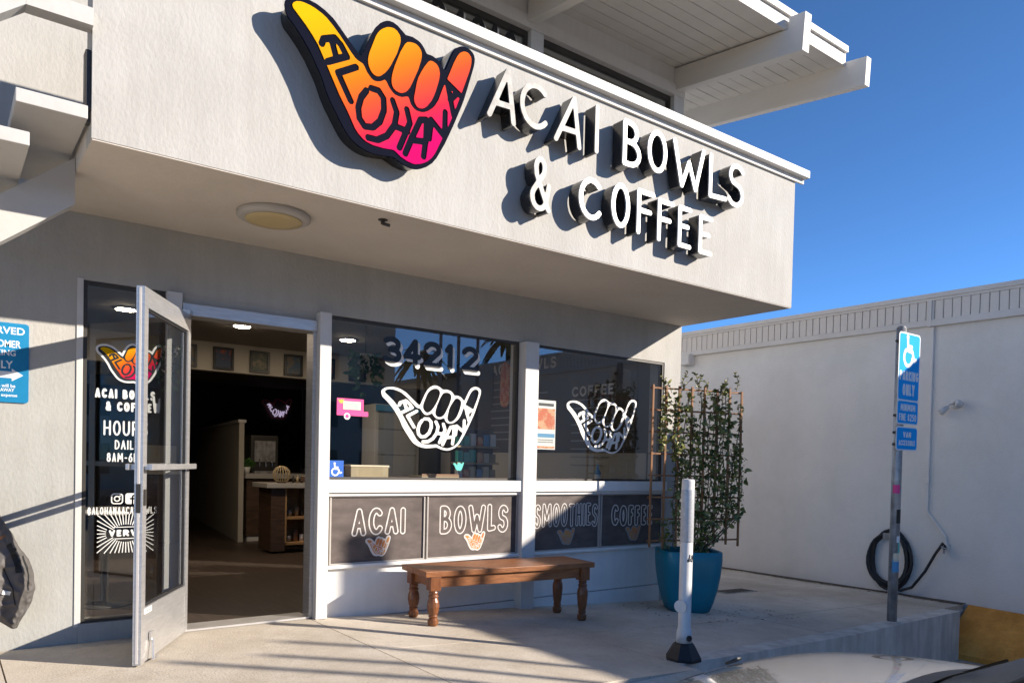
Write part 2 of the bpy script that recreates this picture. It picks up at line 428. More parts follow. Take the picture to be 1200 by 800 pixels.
def nested_tris(loops):
    """triangles of every outline with its own holes (even depth: outline, odd: hole)"""
    box_ = [(min(p[0] for p in L), max(p[0] for p in L), min(p[1] for p in L), max(p[1] for p in L)) for L in loops]
    N = len(loops); par = [[] for _ in range(N)]
    for i in range(N):
        for j in range(N):
            if i != j and box_[j][0] <= box_[i][0] and box_[j][1] >= box_[i][1] and box_[j][2] <= box_[i][2] and box_[j][3] >= box_[i][3] and pip(loops[i][0], loops[j]): par[i].append(j)
    off = [0]
    for L in loops: off.append(off[-1] + len(L))
    tri = []
    for i in range(N):
        if len(par[i]) % 2: continue
        grp = [i] + [k for k in range(N) if len(par[k]) == len(par[i]) + 1 and i in par[k]]
        idx = [off[g] + q for g in grp for q in range(len(loops[g]))]
        # scale up: the fill routine works with absolute tolerances
        cx, cz = loops[i][0]
        for t in tessellate_polygon([[Vector(((x - cx) * 1000, (z - cz) * 1000, 0)) for x, z in loops[g]] for g in grp]): tri.append(tuple(idx[q] for q in t))
    return tri

def extrude(bm, loops, y0, y1):
    """loops in x,z extruded from front y0 back to y1 (y0 < y1)"""
    if not loops: return
    tri = nested_tris(loops)
    flat = [p for L in loops for p in L]
    f = [bm.verts.new((x, y0, z)) for x, z in flat]; b = [bm.verts.new((x, y1, z)) for x, z in flat]
    for a, c, d in tri:
        if len({a, c, d}) < 3: continue
        try:
            bm.faces.new((f[a], f[c], f[d])); bm.faces.new((b[d], b[c], b[a]))
        except ValueError: pass
    k = 0
    for L in loops:
        n = len(L)
        for i in range(n):
            p, q = k + i, k + (i + 1) % n
            try: bm.faces.new((f[p], f[q], b[q], b[p]))
            except ValueError: pass
        k += n

def arc(cx, cz, rx, rz, a0, a1, n=14):
    return [(cx + rx * math.cos(R(a0 + (a1 - a0) * i / n)), cz + rz * math.sin(R(a0 + (a1 - a0) * i / n))) for i in range(n + 1)]

GL = {
 'A': [[(0, 0), (.52, 1), (1, 0)], [(.2, .34), (.82, .34)]],
 'a': [[(0, .04), (.74, 1), (1, .02)], [(.2, .30), (.86, .32)]],
 'B': [[(0, 0), (0, 1)], [(0, 1)] + arc(.3, .77, .5, .23, 90, -90) + [(0, .54)], [(0, .54)] + arc(.36, .27, .64, .27, 90, -90) + [(0, 0)]],
 'C': [arc(.58, .5, .58, .5, 48, 318, 20)],
 'D': [[(0, 0), (0, 1)] + arc(.25, .5, .75, .5, 90, -90) + [(0, 0)]],
 'E': [[(1, 1), (0, 1), (0, 0), (1, 0)], [(0, .52), (.8, .52)]],
 'F': [[(1, 1), (0, 1), (0, 0)], [(0, .54), (.8, .54)]],
 'G': [arc(.55, .5, .55, .5, 50, 350, 20) + [(.55, .42)]],
 'H': [[(0, 0), (0, 1)], [(1, 0), (1, 1)], [(0, .5), (1, .5)]],
 'I': [[(.5, 0), (.5, 1)]],
 'K': [[(0, 0), (0, 1)], [(1, 1), (0, .45), (1, 0)]],
 'L': [[(0, 1), (0, 0), (1, .04)]],
 'M': [[(0, 0), (.08, 1), (.5, .3), (.92, 1), (1, 0)]],
 'N': [[(0, 0), (0, 1), (1, 0), (1, 1)]],
 'O': [arc(.5, .5, .5, .5, 0, 360, 24)],
 'P': [[(0, 0), (0, 1)], [(0, 1)] + arc(.4, .74, .6, .26, 90, -90) + [(0, .48)]],
 'R': [[(0, 0), (0, 1)], [(0, 1)] + arc(.4, .75, .6, .25, 90, -90) + [(0, .5)], [(.35, .5), (1, 0)]],
 'S': [arc(.55, .75, .45, .25, 30, 230, 12) + arc(.45, .25, .5, .27, 60, -150, 14)],
 'T': [[(0, 1), (1, 1)], [(.5, 1), (.5, 0)]],
 'U': [[(0, 1), (0, .35)] + arc(.5, .35, .5, .35, 180, 360) + [(1, 1)]],
 'V': [[(0, 1), (.5, 0), (1, 1)]],
 'W': [[(0, 1), (.27, 0), (.5, .6), (.74, 0), (1, 1)]],
 'X': [[(0, 0), (1, 1)], [(0, 1), (1, 0)]],
 'Y': [[(0, 1), (.5, .5), (1, 1)], [(.5, .5), (.5, 0)]],
 '&': [[(1, 0), (.26, .68)] + arc(.48, .82, .25, .18, 205, -35, 12) + [(.12, .36)] + arc(.45, .23, .42, .23, 165, 335, 14) + [(1, .50)]],
 '-': [[(.1, .45), (.9, .45)]],
 '@': [arc(.5, .45, .5, .55, 330, 20, 18)[::-1] + [], arc(.5, .45, .2, .24, 0, 360, 12), [(.72, .7), (.72, .3), (.95, .3)]],
 '$': [arc(.52, .68, .42, .2, 30, 230, 10) + arc(.48, .30, .45, .2, 60, -150, 12), [(.5, 1), (.5, 0)]],
 '0': [arc(.5, .5, .5, .5, 0, 360, 22)],
 '1': [[(.15, .8), (.55, 1), (.55, 0)]],
 '2': [arc(.5, .72, .48, .28, 160, -20, 12) + [(0, 0), (1, 0)]],
 '3': [arc(.45, .75, .48, .25, 140, -80, 12) + [(.4, .52)], [(.4, .52)] + arc(.45, .27, .55, .27, 85, -140, 14)],
 '4': [[(.72, 0), (.72, 1), (0, .3), (1, .3)]],
 '5': [[(.9, 1), (.15, 1), (.1, .55)] + arc(.45, .32, .52, .32, 120, -140, 14)],
 '6': [[(.75, 1)] + arc(.5, .3, .5, .3, 160, 520, 20)],
 '8': [arc(.5, .76, .4, .24, 0, 360, 16), arc(.5, .27, .5, .27, 0, 360, 18)],
}
WID = {'I': .28, 'M': 1.15, 'W': 1.2, 'T': .75, 'L': .62, 'E': .62, 'F': .62, '1': .5, ' ': .45, '-': .6, 'O': .85, '0': .8}
GC = {}
def glyph(ch, w, h, r, outline=0.0):
    """loops of one character in a w x h box with its lower left at 0,0"""
    k = (ch, round(w, 4), round(h, 4), round(r, 4), round(outline, 4))
    if k in GC: return GC[k]
    rr = r + outline
    if w < 2.2 * rr: pl = [[(w / 2, rr + q[1] * (h - 2 * rr)) for q in p] for p in GL[ch]]
    else: pl = [[(rr + q[0] * (w - 2 * rr), rr + q[1] * (h - 2 * rr)) for q in p] for p in GL[ch]]
    st = max(min(r / 2.2, h / 26) if not outline else outline * 0.85, h / 70)
    X, Z = grid(0, w, 0, h, st)
    d = d_strokes(pl, X, Z)
    F = np.abs(d - r) - outline if outline else d - r
    GC[k] = contours(F, X, Z, st * 0.16)
    return GC[k]

def text_loops(s, x0, x1, z0, z1, r, gap=0.16, outline=0.0, jitter=0.0):
    h = z1 - z0
    tot = sum(WID.get(c, .8) for c in s) + gap * (len(s) - 1)
    k = (x1 - x0) / tot; x = x0; out = []
    rnd = random.Random(len(s) * 31 + int(z0 * 1000))
    for c in s:
        w = WID.get(c, .8) * k
        if c != ' ':
            dz = rnd.uniform(-jitter, jitter) * h
            out += [[(x + px, z0 + dz + pz) for px, pz in L] for L in glyph(c, w, h, r, outline)]
        x += w + gap * k
    return out

def text_obj(name, s, m, parent, x0, x1, z0, z1, r, y, th=0.002, **kw):
    bm = B()
    extrude(bm, text_loops(s, x0, x1, z0, z1, r, **kw), y - th, y)
    return link(name, bm, m, parent)

# smoothed closed curve
def smooth(P, n=4):
    out = []; N = len(P)
    for i in range(N):
        p0, p1, p2, p3 = (np.array(P[(i + k) % N]) for k in (-1, 0, 1, 2))
        for j in range(n):
            t = j / n
            q = 0.5 * ((2 * p1) + (-p0 + p2) * t + (2 * p0 - 5 * p1 + 4 * p2 - p3) * t * t + (-p0 + 3 * p1 - 3 * p2 + p3) * t ** 3)
            out.append((float(q[0]), float(q[1])))
    return out
HAND_OUTER=[(.0,.565),(.013,.582),(.044,.601),(.109,.611),(.164,.601),(.221,.574),(.267,.533),(.309,.494),(.345,.461),(.365,.45),(.383,.482),(.397,.519),(.414,.563),(.438,.609),(.468,.642),(.505,.662),(.542,.66),(.575,.642),(.597,.627),(.633,.631),(.673,.622),(.7,.6),(.716,.577),(.747,.578),(.782,.567),(.807,.54),(.821,.531),(.834,.552),(.85,.592),(.869,.634),(.89,.665),(.918,.683),(.954,.687),(.983,.676),(1.0,.651),(.995,.605),(.979,.552),(.939,.42),(.892,.304),(.845,.198),(.799,.11),(.76,.054),(.713,.019),(.66,.0),(.608,.004),(.569,.017),(.537,.028),(.481,.02),(.419,.018),(.359,.034),(.311,.064),(.275,.109),(.228,.18),(.198,.234),(.175,.29),(.141,.352),(.101,.412),(.046,.474),(.014,.504),(.001,.535)]
HAND_FILLS=[[(.032,.563),(.05,.581),(.082,.588),(.131,.583),(.187,.562),(.233,.526),(.268,.493),(.31,.449),(.34,.423),(.373,.414),(.394,.382),(.425,.356),(.462,.36),(.489,.377),(.509,.35),(.54,.324),(.582,.323),(.614,.335),(.63,.303),(.661,.282),(.707,.288),(.753,.322),(.786,.372),(.809,.436),(.845,.515),(.871,.582),(.898,.633),(.926,.657),(.959,.659),(.977,.632),(.964,.565),(.91,.418),(.858,.285),(.805,.173),(.766,.094),(.726,.051),(.673,.025),(.633,.022),(.582,.037),(.543,.059),(.505,.055),(.431,.054),(.382,.068),(.34,.105),(.303,.17),(.261,.233),(.226,.296),(.191,.358),(.156,.42),(.111,.477),(.067,.518),(.037,.545)],
[(.469,.609),(.505,.63),(.543,.63),(.567,.6),(.558,.546),(.528,.474),(.491,.413),(.455,.382),(.424,.386),(.402,.417),(.401,.46),(.422,.527),(.444,.579)],
[(.592,.581),(.621,.599),(.66,.598),(.685,.567),(.675,.506),(.644,.428),(.613,.367),(.575,.341),(.536,.35),(.523,.384),(.532,.438),(.558,.513)],
[(.715,.529),(.741,.549),(.775,.539),(.79,.503),(.777,.436),(.746,.356),(.706,.308),(.669,.3),(.648,.327),(.652,.374),(.67,.448)]]
HAND_STROKES=[[(.169,.437),(.177,.461),(.232,.485),(.263,.462),(.293,.42)],[(.2,.367),(.287,.419)],[(.217,.468),(.241,.396)],[(.25,.333),(.315,.225)],[(.25,.333),(.338,.387)],[(.418,.315),(.456,.316),(.482,.289),(.486,.234),(.465,.173),(.429,.136),(.387,.129),(.359,.159),(.353,.206),(.367,.259),(.392,.296)],[(.531,.292),(.554,.243),(.543,.178),(.504,.117),(.455,.084),(.406,.082)],[(.608,.272),(.627,.213),(.6,.149),(.571,.079)],[(.548,.174),(.613,.169)],[(.684,.244),(.638,.142),(.604,.059)],[(.684,.244),(.719,.254),(.718,.164),(.706,.071)],[(.647,.134),(.718,.146)],[(.736,.167),(.746,.262),(.825,.199),(.826,.322)],[(.876,.322),(.834,.472),(.920,.428)],[(.853,.392),(.893,.436)]]

_HX, _HZ = grid(0, 1, 0, .69, 0.0055)
_ho = d_poly(smooth(HAND_OUTER, 3), _HX, _HZ)
_hf = np.minimum.reduce([d_poly(smooth(p, 3), _HX, _HZ) for p in HAND_FILLS])
_hs = d_strokes(HAND_STROKES, _HX, _HZ) - 0.0158
_hall = np.maximum(_ho, np.minimum(np.maximum(-_hf, -1), 1))
HAND_PLATE = contours(_ho, _HX, _HZ, 0.0012)                                     # whole silhouette
HAND_FILL = contours(np.maximum(_hf, -_hs), _HX, _HZ, 0.0012)                     # coloured areas with the lettering cut out
HAND_INK = contours(np.minimum(np.maximum(_ho, -_hf), _hs), _HX, _HZ, 0.0012)     # outline and lettering
HAND_LINE = contours(np.maximum(_ho, -_hf), _HX, _HZ, 0.0012)                     # outline without lettering
HAND_HALO = contours(_ho - 0.035, *(_HX, _HZ), 0.0015)
_GX, _GZ = grid(-.05, 1.05, -.05, .74, 0.008)
HAND_HALO = contours(d_poly(smooth(HAND_OUTER, 3), _GX, _GZ) - 0.036, _GX, _GZ, 0.0015)
def place(loops, x, z, w, rot=0.0, sz=1.0):
    c, s = math.cos(rot), math.sin(rot)
    return [[(x + w * (px * c - pz * s * sz), z + w * (px * s + pz * c * sz)) for px, pz in L] for L in loops]
def hand_part(name, loops, m, parent, x, z, w, y0, y1, rot=0.0, sz=1.0):
    bm = B(); extrude(bm, place(loops, x, z, w, rot, sz), y0, y1)
    return link(name, bm, m, parent)
# ------------------------------------------------------------------ ground
LOT = -0.80
def gz(X):
    if X < 2.2: return 0.0
    if X < 6: return -0.055 * (X - 2.2)
    return -0.209 - 0.03 * (X - 6)
def kerb_y(X): return -2.165 + (X - 3.83) * 0.073          # front line of the kerb wall

bm = B(); box(bm, -300, 300, -300, 300, LOT - 0.3, LOT)
struct(link('parking_lot', bm, asphalt))
bm = B(); box(bm, -6, 9.34, -1.6, 9, LOT, -0.36); box(bm, -6, 3.8, -2.3, -1.6, LOT, -0.35)
walk = struct(link('sidewalk', bm, conc_wall))
XS = [-6, -3.1, -1.4, 0.285, 2.2, 3.83, 6.1, 7.75, 9.36]
J = 0.004
def slab(x0, x1, ya0, ya1, yb0, yb1):
    """top follows the fall of the pavement; front edge ya at x0/x1, back edge yb"""
    x0 += J; x1 -= J
    t0, t1 = gz(x0), gz(x1)
    bm = B()
    hexa(bm, [(x0, ya0 + J, t0 - .12), (x1, ya1 + J, t1 - .12), (x1, yb1 - J, t1 - .12), (x0, yb0 - J, t0 - .12),
              (x0, ya0 + J, t0), (x1, ya1 + J, t1), (x1, yb1 - J, t1), (x0, yb0 - J, t0)])
    link('slab', bm, concrete, walk)
for x0, x1 in zip(XS, XS[1:]):
    back = -0.002
    if x1 <= 3.84: f0 = f1 = -2.3
    else: f0, f1 = kerb_y(x0) + .18, kerb_y(x1) + .18
    if x0 < 2.1: slab(x0, x1, f0, f1, back, back)
    else:
        slab(x0, x1, f0, f1, -1.12, -1.12); slab(x0, x1, -1.12, -1.12, back, back)
    if x0 > 6: slab(x0, x1, back, back, 3.2, 3.2); slab(x0, x1, 3.2, 3.2, 8.5, 8.5)
slab(6.1 + .165, 7.75, 0.02, 0.02, 0.03, 0.03) if False else None
bm = B(); hexa(bm, [(-6, -4.2, LOT - .1), (3.83, -4.2, LOT - .1), (3.83, -2.302, LOT - .1), (-6, -2.302, LOT - .1),
                    (-6, -4.2, LOT + .005), (3.83, -4.2, LOT + .005), (3.83, -2.302, -0.085), (-6, -2.302, -0.004)])
struct(link('kerb_ramp', bm, concrete))
xa, xb = 3.83, 8.72
bm = B()
n = 6
for i in range(n):                                     # cast in sections, butted
    a = xa + (xb - xa) * i / n; c = xa + (xb - xa) * (i + 1) / n
    hexa(bm, [(a, kerb_y(a), LOT - .2), (c, kerb_y(c), LOT - .2), (c, kerb_y(c) + .176, LOT - .2), (a, kerb_y(a) + .176, LOT - .2),
              (a, kerb_y(a), gz(a) + .004), (c, kerb_y(c), gz(c) + .004), (c, kerb_y(c) + .176, gz(c) + .004), (a, kerb_y(a) + .176, gz(a) + .004)])
bmesh.ops.remove_doubles(bm, verts=bm.verts, dist=0.0005)
struct(link('kerb_wall', bm, conc_wall))
bm = B()
hexa(bm, [(8.724, -9, LOT - .1), (9.36, -9, LOT - .1), (9.36, -1.63, LOT - .1), (8.724, -1.63, LOT - .1),
          (8.724, -9, LOT + .01), (9.36, -9, -0.50), (9.36, -1.63, -0.303), (8.724, -1.63, LOT + .06)])
struct(link('orange_ramp', bm, orange))

bm = B(); rd = random.Random(17); N = 60; ys = [-1.6 + 6.0 * i / N for i in range(N + 1)]          # dirt and leaf litter swept along the wall foot
top = [(9.385, y) for y in ys]; edge = [(9.32 - rd.uniform(0, .055) - .03 * math.sin(y * 3), y) for y in ys]
vs = [[bm.verts.new((x, y, gz(x) + h)) for x, y in row] for row, h in ((top, .016), (edge, .0045))]
for i in range(N): bm.faces.new((vs[0][i], vs[0][i + 1], vs[1][i + 1], vs[1][i]))
o = link('wall_foot_dirt', bm, dirt); o['kind'] = 'stuff'
bm = B()
for i in range(260):                                   # fallen leaves and grit
    if i < 150: x, y = 9.30 - abs(rd.gauss(0, .07)), rd.uniform(-1.5, 4)
    else:
        x, y = rd.uniform(5.2, 6.6), rd.uniform(-1.3, -.15)
        if x < 6.25 and y > -.02: continue
    a = rd.uniform(0, 6.28); s = rd.uniform(.010, .024); z = gz(x) + .006
    bm.faces.new([bm.verts.new((x + s * math.cos(a + k) * f, y + s * math.sin(a + k) * f, z + rd.uniform(0, .005))) for k, f in ((0, 1), (1.3, .5), (3.14, 1), (4.4, .5))])
o = link('leaf_litter', bm, litter); o['kind'] = 'stuff'
# ------------------------------------------------------------------ the shop building
W = 0.663                                               # metres per unit is 1; W unused spacer
YF = -1.29
shop = thing('storefront_building', 'light grey stucco storefront building with a deep white-capped parapet over large dark windows', 'building', (3.2, 0.5, -0.1))
def sp(name, m, *a, bev=0.0, parent=None, label=None): return boxobj(name, m, parent or shop, *a, bev=bev, label=label)
left_wall = sp('wall', stucco, -5, .70, 0, .2, -.3, 2.663)
sp('wall', stucco, .70, 6.255, .001, .2, 2.255, 2.663)
sp('wall', stucco, 6.005, 6.255, 0, .2, -.4, 2.255)
sp('wall', stucco, 6.055, 6.254, .2, 10.1, -.4, 2.663)
sp('wall', stucco, -5, -4.8, .2, 10.2, -.3, 2.663)
low = sp('low_wall', lifted_white, 2.312, 6.005, .004, .15, -.034, .355)
sp('base_board', lifted_white, 2.312, 6.005, -.006, .15, -.4, -.041)
sp('ledge', lifted_white, 2.312, 6.005, -.045, .15, .357, .384, bev=.004)
sill = sp('window_sill', lifted_white, 2.312, 6.005, -.075, .15, .932, 1.028, bev=.006)
sp('batten', white, 2.312, 6.005, -.05, -.006, .905, .931)
sp('post', white, 2.222, 2.311, -.085, .12, 0, 2.253, bev=.005)
sp('post', white, 4.118, 4.268, -.09, .14, -.14, 2.253, bev=.005)
sp('post', white, 1.19, 1.285, -.035, .12, .0, 2.253, bev=.004)
sp('door_header', alu, 1.286, 2.221, -.04, .12, 2.112, 2.19, bev=.003)
sp('wall', stucco, 1.286, 2.221, .0, .12, 2.191, 2.254)
sp('jamb', alu, 2.196, 2.2205, -.02, .10, 0.005, 2.111)
sp('threshold', alu, 1.286, 2.195, -.03, .17, 0.003, .017)
sp('curb', stucco, .70, 1.189, -.012, .2, -.2, .118)
sp('trim', white, .678, .714, -.008, -.0005, .10, 2.262, bev=.003)
# window 1, 2 and the sidelight by the door
def window(x0, x1, z0, z1, y=.02, fr=.022, m=alu_dark):
    bm = B()
    box(bm, x0, x0 + fr, y - .012, y + .045, z0, z1); box(bm, x1 - fr, x1, y - .012, y + .045, z0, z1)
    box(bm, x0 + fr, x1 - fr, y - .011, y + .044, z1 - fr, z1); box(bm, x0 + fr, x1 - fr, y - .011, y + .044, z0, z0 + fr * .8)
    w = link('window', bm, m, shop)
    boxobj('pane', glass, w, x0 + fr, x1 - fr, y, y + .008, z0 + fr * .8, z1 - fr)
    return w
window(2.313, 4.116, 1.03, 2.254)
window(4.270, 6.003, 1.03, 2.254)
window(.716, 1.188, .12, 2.254)
# deck, soffit and parapet
sp('deck', brightened_soffit, .57, 6.255, YF + .16, .2, 2.666, 2.92)
sp('parapet', stucco, .57, 6.255, YF, YF + .159, 2.665, 3.846)
sp('parapet', stucco, 6.1, 6.255, YF + .16, .0, 2.921, 3.846)
sp('soffit_skin', brightened_soffit, .573, 6.252, YF + .004, -.001, 2.6585, 2.6645)  # thin skin added to carry the brightened soffit colour under the parapet
cap = sp('parapet_cap', white, .53, 6.375, YF - .075, YF + .22, 3.847, 3.915, bev=.006)
sp('parapet_cap', white, 6.03, 6.375, YF + .221, 0, 3.847, 3.915, bev=.006)
sp('cap_flashing', grey_trim, .545, 6.36, YF - .022, YF - .0005, 3.806, 3.8465)
# upper storey
sp('upper_wall', stucco, -5, 1.0, 0, .2, 2.664, 5.2)
sp('upper_wall', white, 1.0, 6.165, .01, .2, 2.925, 3.85)
sp('upper_post', white, 4.15, 4.29, -.02, .2, 3.851, 4.992)
sp('upper_post', white, 6.02, 6.168, -.02, .2, 3.851, 4.992)
sp('upper_post', white, 1.0, 1.12, -.02, .2, 3.851, 4.992)
sp('wall_plate', white, 1.0, 6.168, -.03, .2, 4.993, 5.105)
sp('wall_plate', white, 1.0, 6.166, .0, .2, 5.106, 5.30)
sp('upper_side_wall', white, 6.0, 6.165, .2, 9, 2.925, 5.6)
sp('upper_side_wall', interior_wall, 1.0, 6.0, 1.6, 1.7, 2.93, 5.5)
sp('upper_ceiling', interior_ceiling, 1.0, 6.0, .2, 3.0, 5.11, 5.16)
for x0, x1 in ((1.121, 4.149), (4.291, 6.019)):
    bm = B(); box(bm, x0, x1, .03, .075, 4.945, 4.992); box(bm, x0, x1, .03, .075, 3.851, 3.89)
    box(bm, x0, x0 + .035, .03, .075, 3.89, 4.945); box(bm, x1 - .035, x1, .03, .075, 3.89, 4.945)
    w = link('window', bm, alu_dark, shop)
    boxobj('pane', glass, w, x0 + .035, x1 - .035, .045, .053, 3.89, 4.945)
# roof: sloping planks, beams, edge boards
SL = math.atan(0.13)
def zs(y): return 5.28 + .13 * y
plank_me = None
y = -1.262; k = 0
while y < 3.2:
    if plank_me is None:
        bm = B(); box(bm, -5, 7.02, 0, .138, 0, .03)
        bmesh.ops.recalc_face_normals(bm, faces=bm.faces)
        plank_me = bpy.data.meshes.new('soffit_plank'); bm.to_mesh(plank_me); bm.free(); plank_me.materials.append(wood_white)
    o = link_mesh('soffit_plank', plank_me, shop)
    o.location = (0, y, zs(y) + (0.0015 if k % 2 else 0)); o.rotation_euler = (SL, 0, 0)
    y += .1455 * math.cos(SL); k += 1
bm = B(); hexa(bm, [(-5, -1.27, zs(-1.27) + .034), (7.02, -1.27, zs(-1.27) + .034), (7.02, 9, zs(9) + .034), (-5, 9, zs(9) + .034),
                    (-5, -1.27, zs(-1.27) + .12), (7.02, -1.27, zs(-1.27) + .12), (7.02, 9, zs(9) + .12), (-5, 9, zs(9) + .12)])
link('roof', bm, grey_trim, shop)
def beam(x0, x1, ye, yb, top, tail=True):
    bm = B(); hexa(bm, [(x0, ye, zs(ye) - .235), (x1, ye, zs(ye) - .235), (x1, yb, zs(yb) - .235), (x0, yb, zs(yb) - .235),
                        (x0, ye - .012, zs(ye) + top), (x1, ye - .012, zs(ye) + top), (x1, yb, zs(yb) + top), (x0, yb, zs(yb) + top)])
    o = link('roof_beam', bm, wood_white, shop)
    if tail:                                             # the top of the tail stands in front of the edge board
        bm = B(); hexa(bm, [(x0, ye - .012, zs(ye) + top), (x1, ye - .012, zs(ye) + top), (x1, -1.328, zs(-1.328) + top), (x0, -1.328, zs(-1.328) + top),
                            (x0, ye - .02, zs(-1.4) + .08), (x1, ye - .02, zs(-1.4) + .08), (x1, -1.328, zs(-1.328) + .09), (x0, -1.328, zs(-1.328) + .09)])
        link('beam_tail', bm, wood_white, o)
for x0, yb in ((6.03, 3), (4.1, -.031), (2.0, -.031), (.2, -.002)): beam(x0, x0 + .095, -1.47, yb, -.016)
beam(7.022, 7.10, -1.50, 4, .028, False)
sp('edge_board', wood_white, -5, 7.0205, -1.298, -1.272, zs(-1.27) - .012, zs(-1.27) + .105)
sp('roof_flashing', white, -5, 7.0205, -1.325, -1.27, zs(-1.27) + .108, zs(-1.27) + .165)

# inside, seen through the door and the windows
sp('interior_floor', wood_floor, -3, 6.05, .2, 10, -.06, 0.0)
sp('interior_floor', concrete, 1.29, 2.2, .171, .2, -.06, 0.001)
sp('interior_ceiling', interior_ceiling, -3, 6.05, .201, 10, 2.6, 2.655)
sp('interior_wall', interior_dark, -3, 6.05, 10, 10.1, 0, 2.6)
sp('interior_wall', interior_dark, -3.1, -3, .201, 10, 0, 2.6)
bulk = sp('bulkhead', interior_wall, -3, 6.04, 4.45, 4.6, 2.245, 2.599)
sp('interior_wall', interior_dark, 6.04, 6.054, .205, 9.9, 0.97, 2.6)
sp('interior_wall', interior_wall, 6.03, 6.0395, .25, 4.4, 0.9, 1.32)
sp('window_ledge', ledge_wood, 2.32, 6.0, .155, .50, 1.0, 1.04, bev=.004)
bm = B(); hexa(bm, [(3.33, 5.33, 0), (3.40, 5.33, 0), (4.02, 9.95, 0), (3.95, 9.95, 0), (3.33, 5.33, 1.66), (3.40, 5.33, 1.66), (4.02, 9.95, 1.66), (3.95, 9.95, 1.66)])
part = link('partition', bm, interior_wall, shop)
bm = B(); hexa(bm, [(3.31, 5.31, 1.661), (3.42, 5.31, 1.661), (4.04, 9.94, 1.661), (3.93, 9.94, 1.661), (3.31, 5.31, 1.70), (3.42, 5.31, 1.70), (4.04, 9.94, 1.70), (3.93, 9.94, 1.70)])
link('partition_cap', bm, white, part)

# the door, standing open outwards
hx, hy, fx, fy = 1.318, -0.035, 0.885, -0.795
L = math.hypot(fx - hx, fy - hy)
ang = math.atan2(fy - hy, fx - hx)
DM = Matrix.Translation((hx, hy, 0)) @ Matrix.Rotation(ang, 4, 'Z')
# local x from hinge to free edge, local y is thickness (+y faces the doorway side after turning)
def dbox(name, m, x0, x1, y0, y1, z0, z1, parent, bev=0.0, label=None):
    bm = B(); box(bm, x0, x1, y0, y1, z0, z1, bev, M=DM); return link(name, bm, m, parent, label=label)
T = .022
bm = B()
box(bm, 0, .055, -T, T, .012, 2.108, M=DM); box(bm, L - .062, L, -T, T, .012, 2.108, M=DM)
box(bm, .055, L - .062, -T, T, 2.0, 2.108, M=DM); box(bm, .055, L - .062, -T, T, .275, .325, M=DM)
door = link('door', bm, alu, shop)
dbox('kick_plate', alu, .055, L - .062, -T * .8, T * .8, .014, .2745, door)
dbox('pane', glass, .055, L - .062, -.004, .004, .3255, 1.9995, door)
bm = B(); box(bm, .056, L - .063, -.012, .012, 1.985, 1.9994, M=DM); box(bm, .056, L - .063, -.012, .012, .326, .338, M=DM)
box(bm, .0555, .068, -.012, .012, .338, 1.985, M=DM); box(bm, L - .075, L - .0625, -.012, .012, .338, 1.985, M=DM)
link('gasket', bm, rubber, door)
bm = B()
for s in (1, -1):
    box(bm, .01, L - .004, s * .062 - .010, s * .062 + .010, 1.096, 1.130, .004, M=DM)
    box(bm, .022, .046, min(s * .022, s * .053), max(s * .022, s * .053), 1.098, 1.126, M=DM); box(bm, L - .05, L - .024, min(s * .022, s * .053), max(s * .022, s * .053), 1.098, 1.126, M=DM)
link('push_bar', bm, alu, door)
bm = B(); box(bm, L - .047, L - .012, T, T + .008, .90, .99, .002, M=DM); box(bm, L + .0005, L + .004, -.012, .012, .86, 1.02, M=DM)
link('lock', bm, alu_dark, door)
bm = B(); box(bm, L - .004, L + .0025, -.006, .006, .02, 2.1, M=DM); link('edge_seal', bm, grey_trim, door)
bm = B()                                                  # kick-down door holder
tube(bm, [DM @ Vector(p) for p in ((L - .16, T + .012, .13), (L - .115, T + .03, .02), (L - .19, T + .03, .02))], .007, 6)
box(bm, L - .20, L - .13, T, T + .012, .12, .17, .003, M=DM)
link('door_stop', bm, alu, door)
bm = B(); box(bm, L - .165, L - .045, T + .0, T + .003, .288, .318, M=DM); st = link('notice_sticker', bm, vinyl_white, door)
bm = B(); box(bm, L - .15, L - .06, T + .0031, T + .004, .298, .306, M=DM); link('print', bm, chalk_grey, st)
bm = B(); box(bm, -.02, .05, -.03, .03, 2.109, 2.14, .003, M=DM); tube(bm, [DM @ Vector((-.004, 0, .02)), DM @ Vector((-.004, 0, 2.1))], .014, 8); link('hinge', bm, alu, door)

# ------------------------------------------------------------------ outside stair at the left end
stair = thing('outside_stair', 'white open-riser outside stair rising to the deck at the left end of the parapet', 'stair', (-1, -.7, LOT))
tread_me = None
for k in range(0, 18):
    x1 = .553 - .23 * k; zt = 2.806 - .185 * k
    if zt < LOT + .1: break
    if tread_me is None:
        bm = B(); box(bm, -.285, 0, -1.30, -.16, -.062, 0, .004); bmesh.ops.recalc_face_normals(bm, faces=bm.faces)
        tread_me = bpy.data.meshes.new('tread'); bm.to_mesh(tread_me); bm.free(); tread_me.materials.append(stair_paint)
    o = link_mesh('tread', tread_me, stair); o.location = (x1, 0, zt)
zt = lambda x: 2.72 + (x - .56) * .80
bm = B(); xb0 = -3.3
hexa(bm, [(xb0, -.78, zt(xb0) - .24), (.568, -.78, zt(.568) - .24), (.568, -.68, zt(.568) - .24), (xb0, -.68, zt(xb0) - .24),
          (xb0, -.78, zt(xb0)), (.568, -.78, zt(.568)), (.568, -.68, zt(.568)), (xb0, -.68, zt(xb0))])
link('stringer', bm, stair_paint, stair)
bm = B()
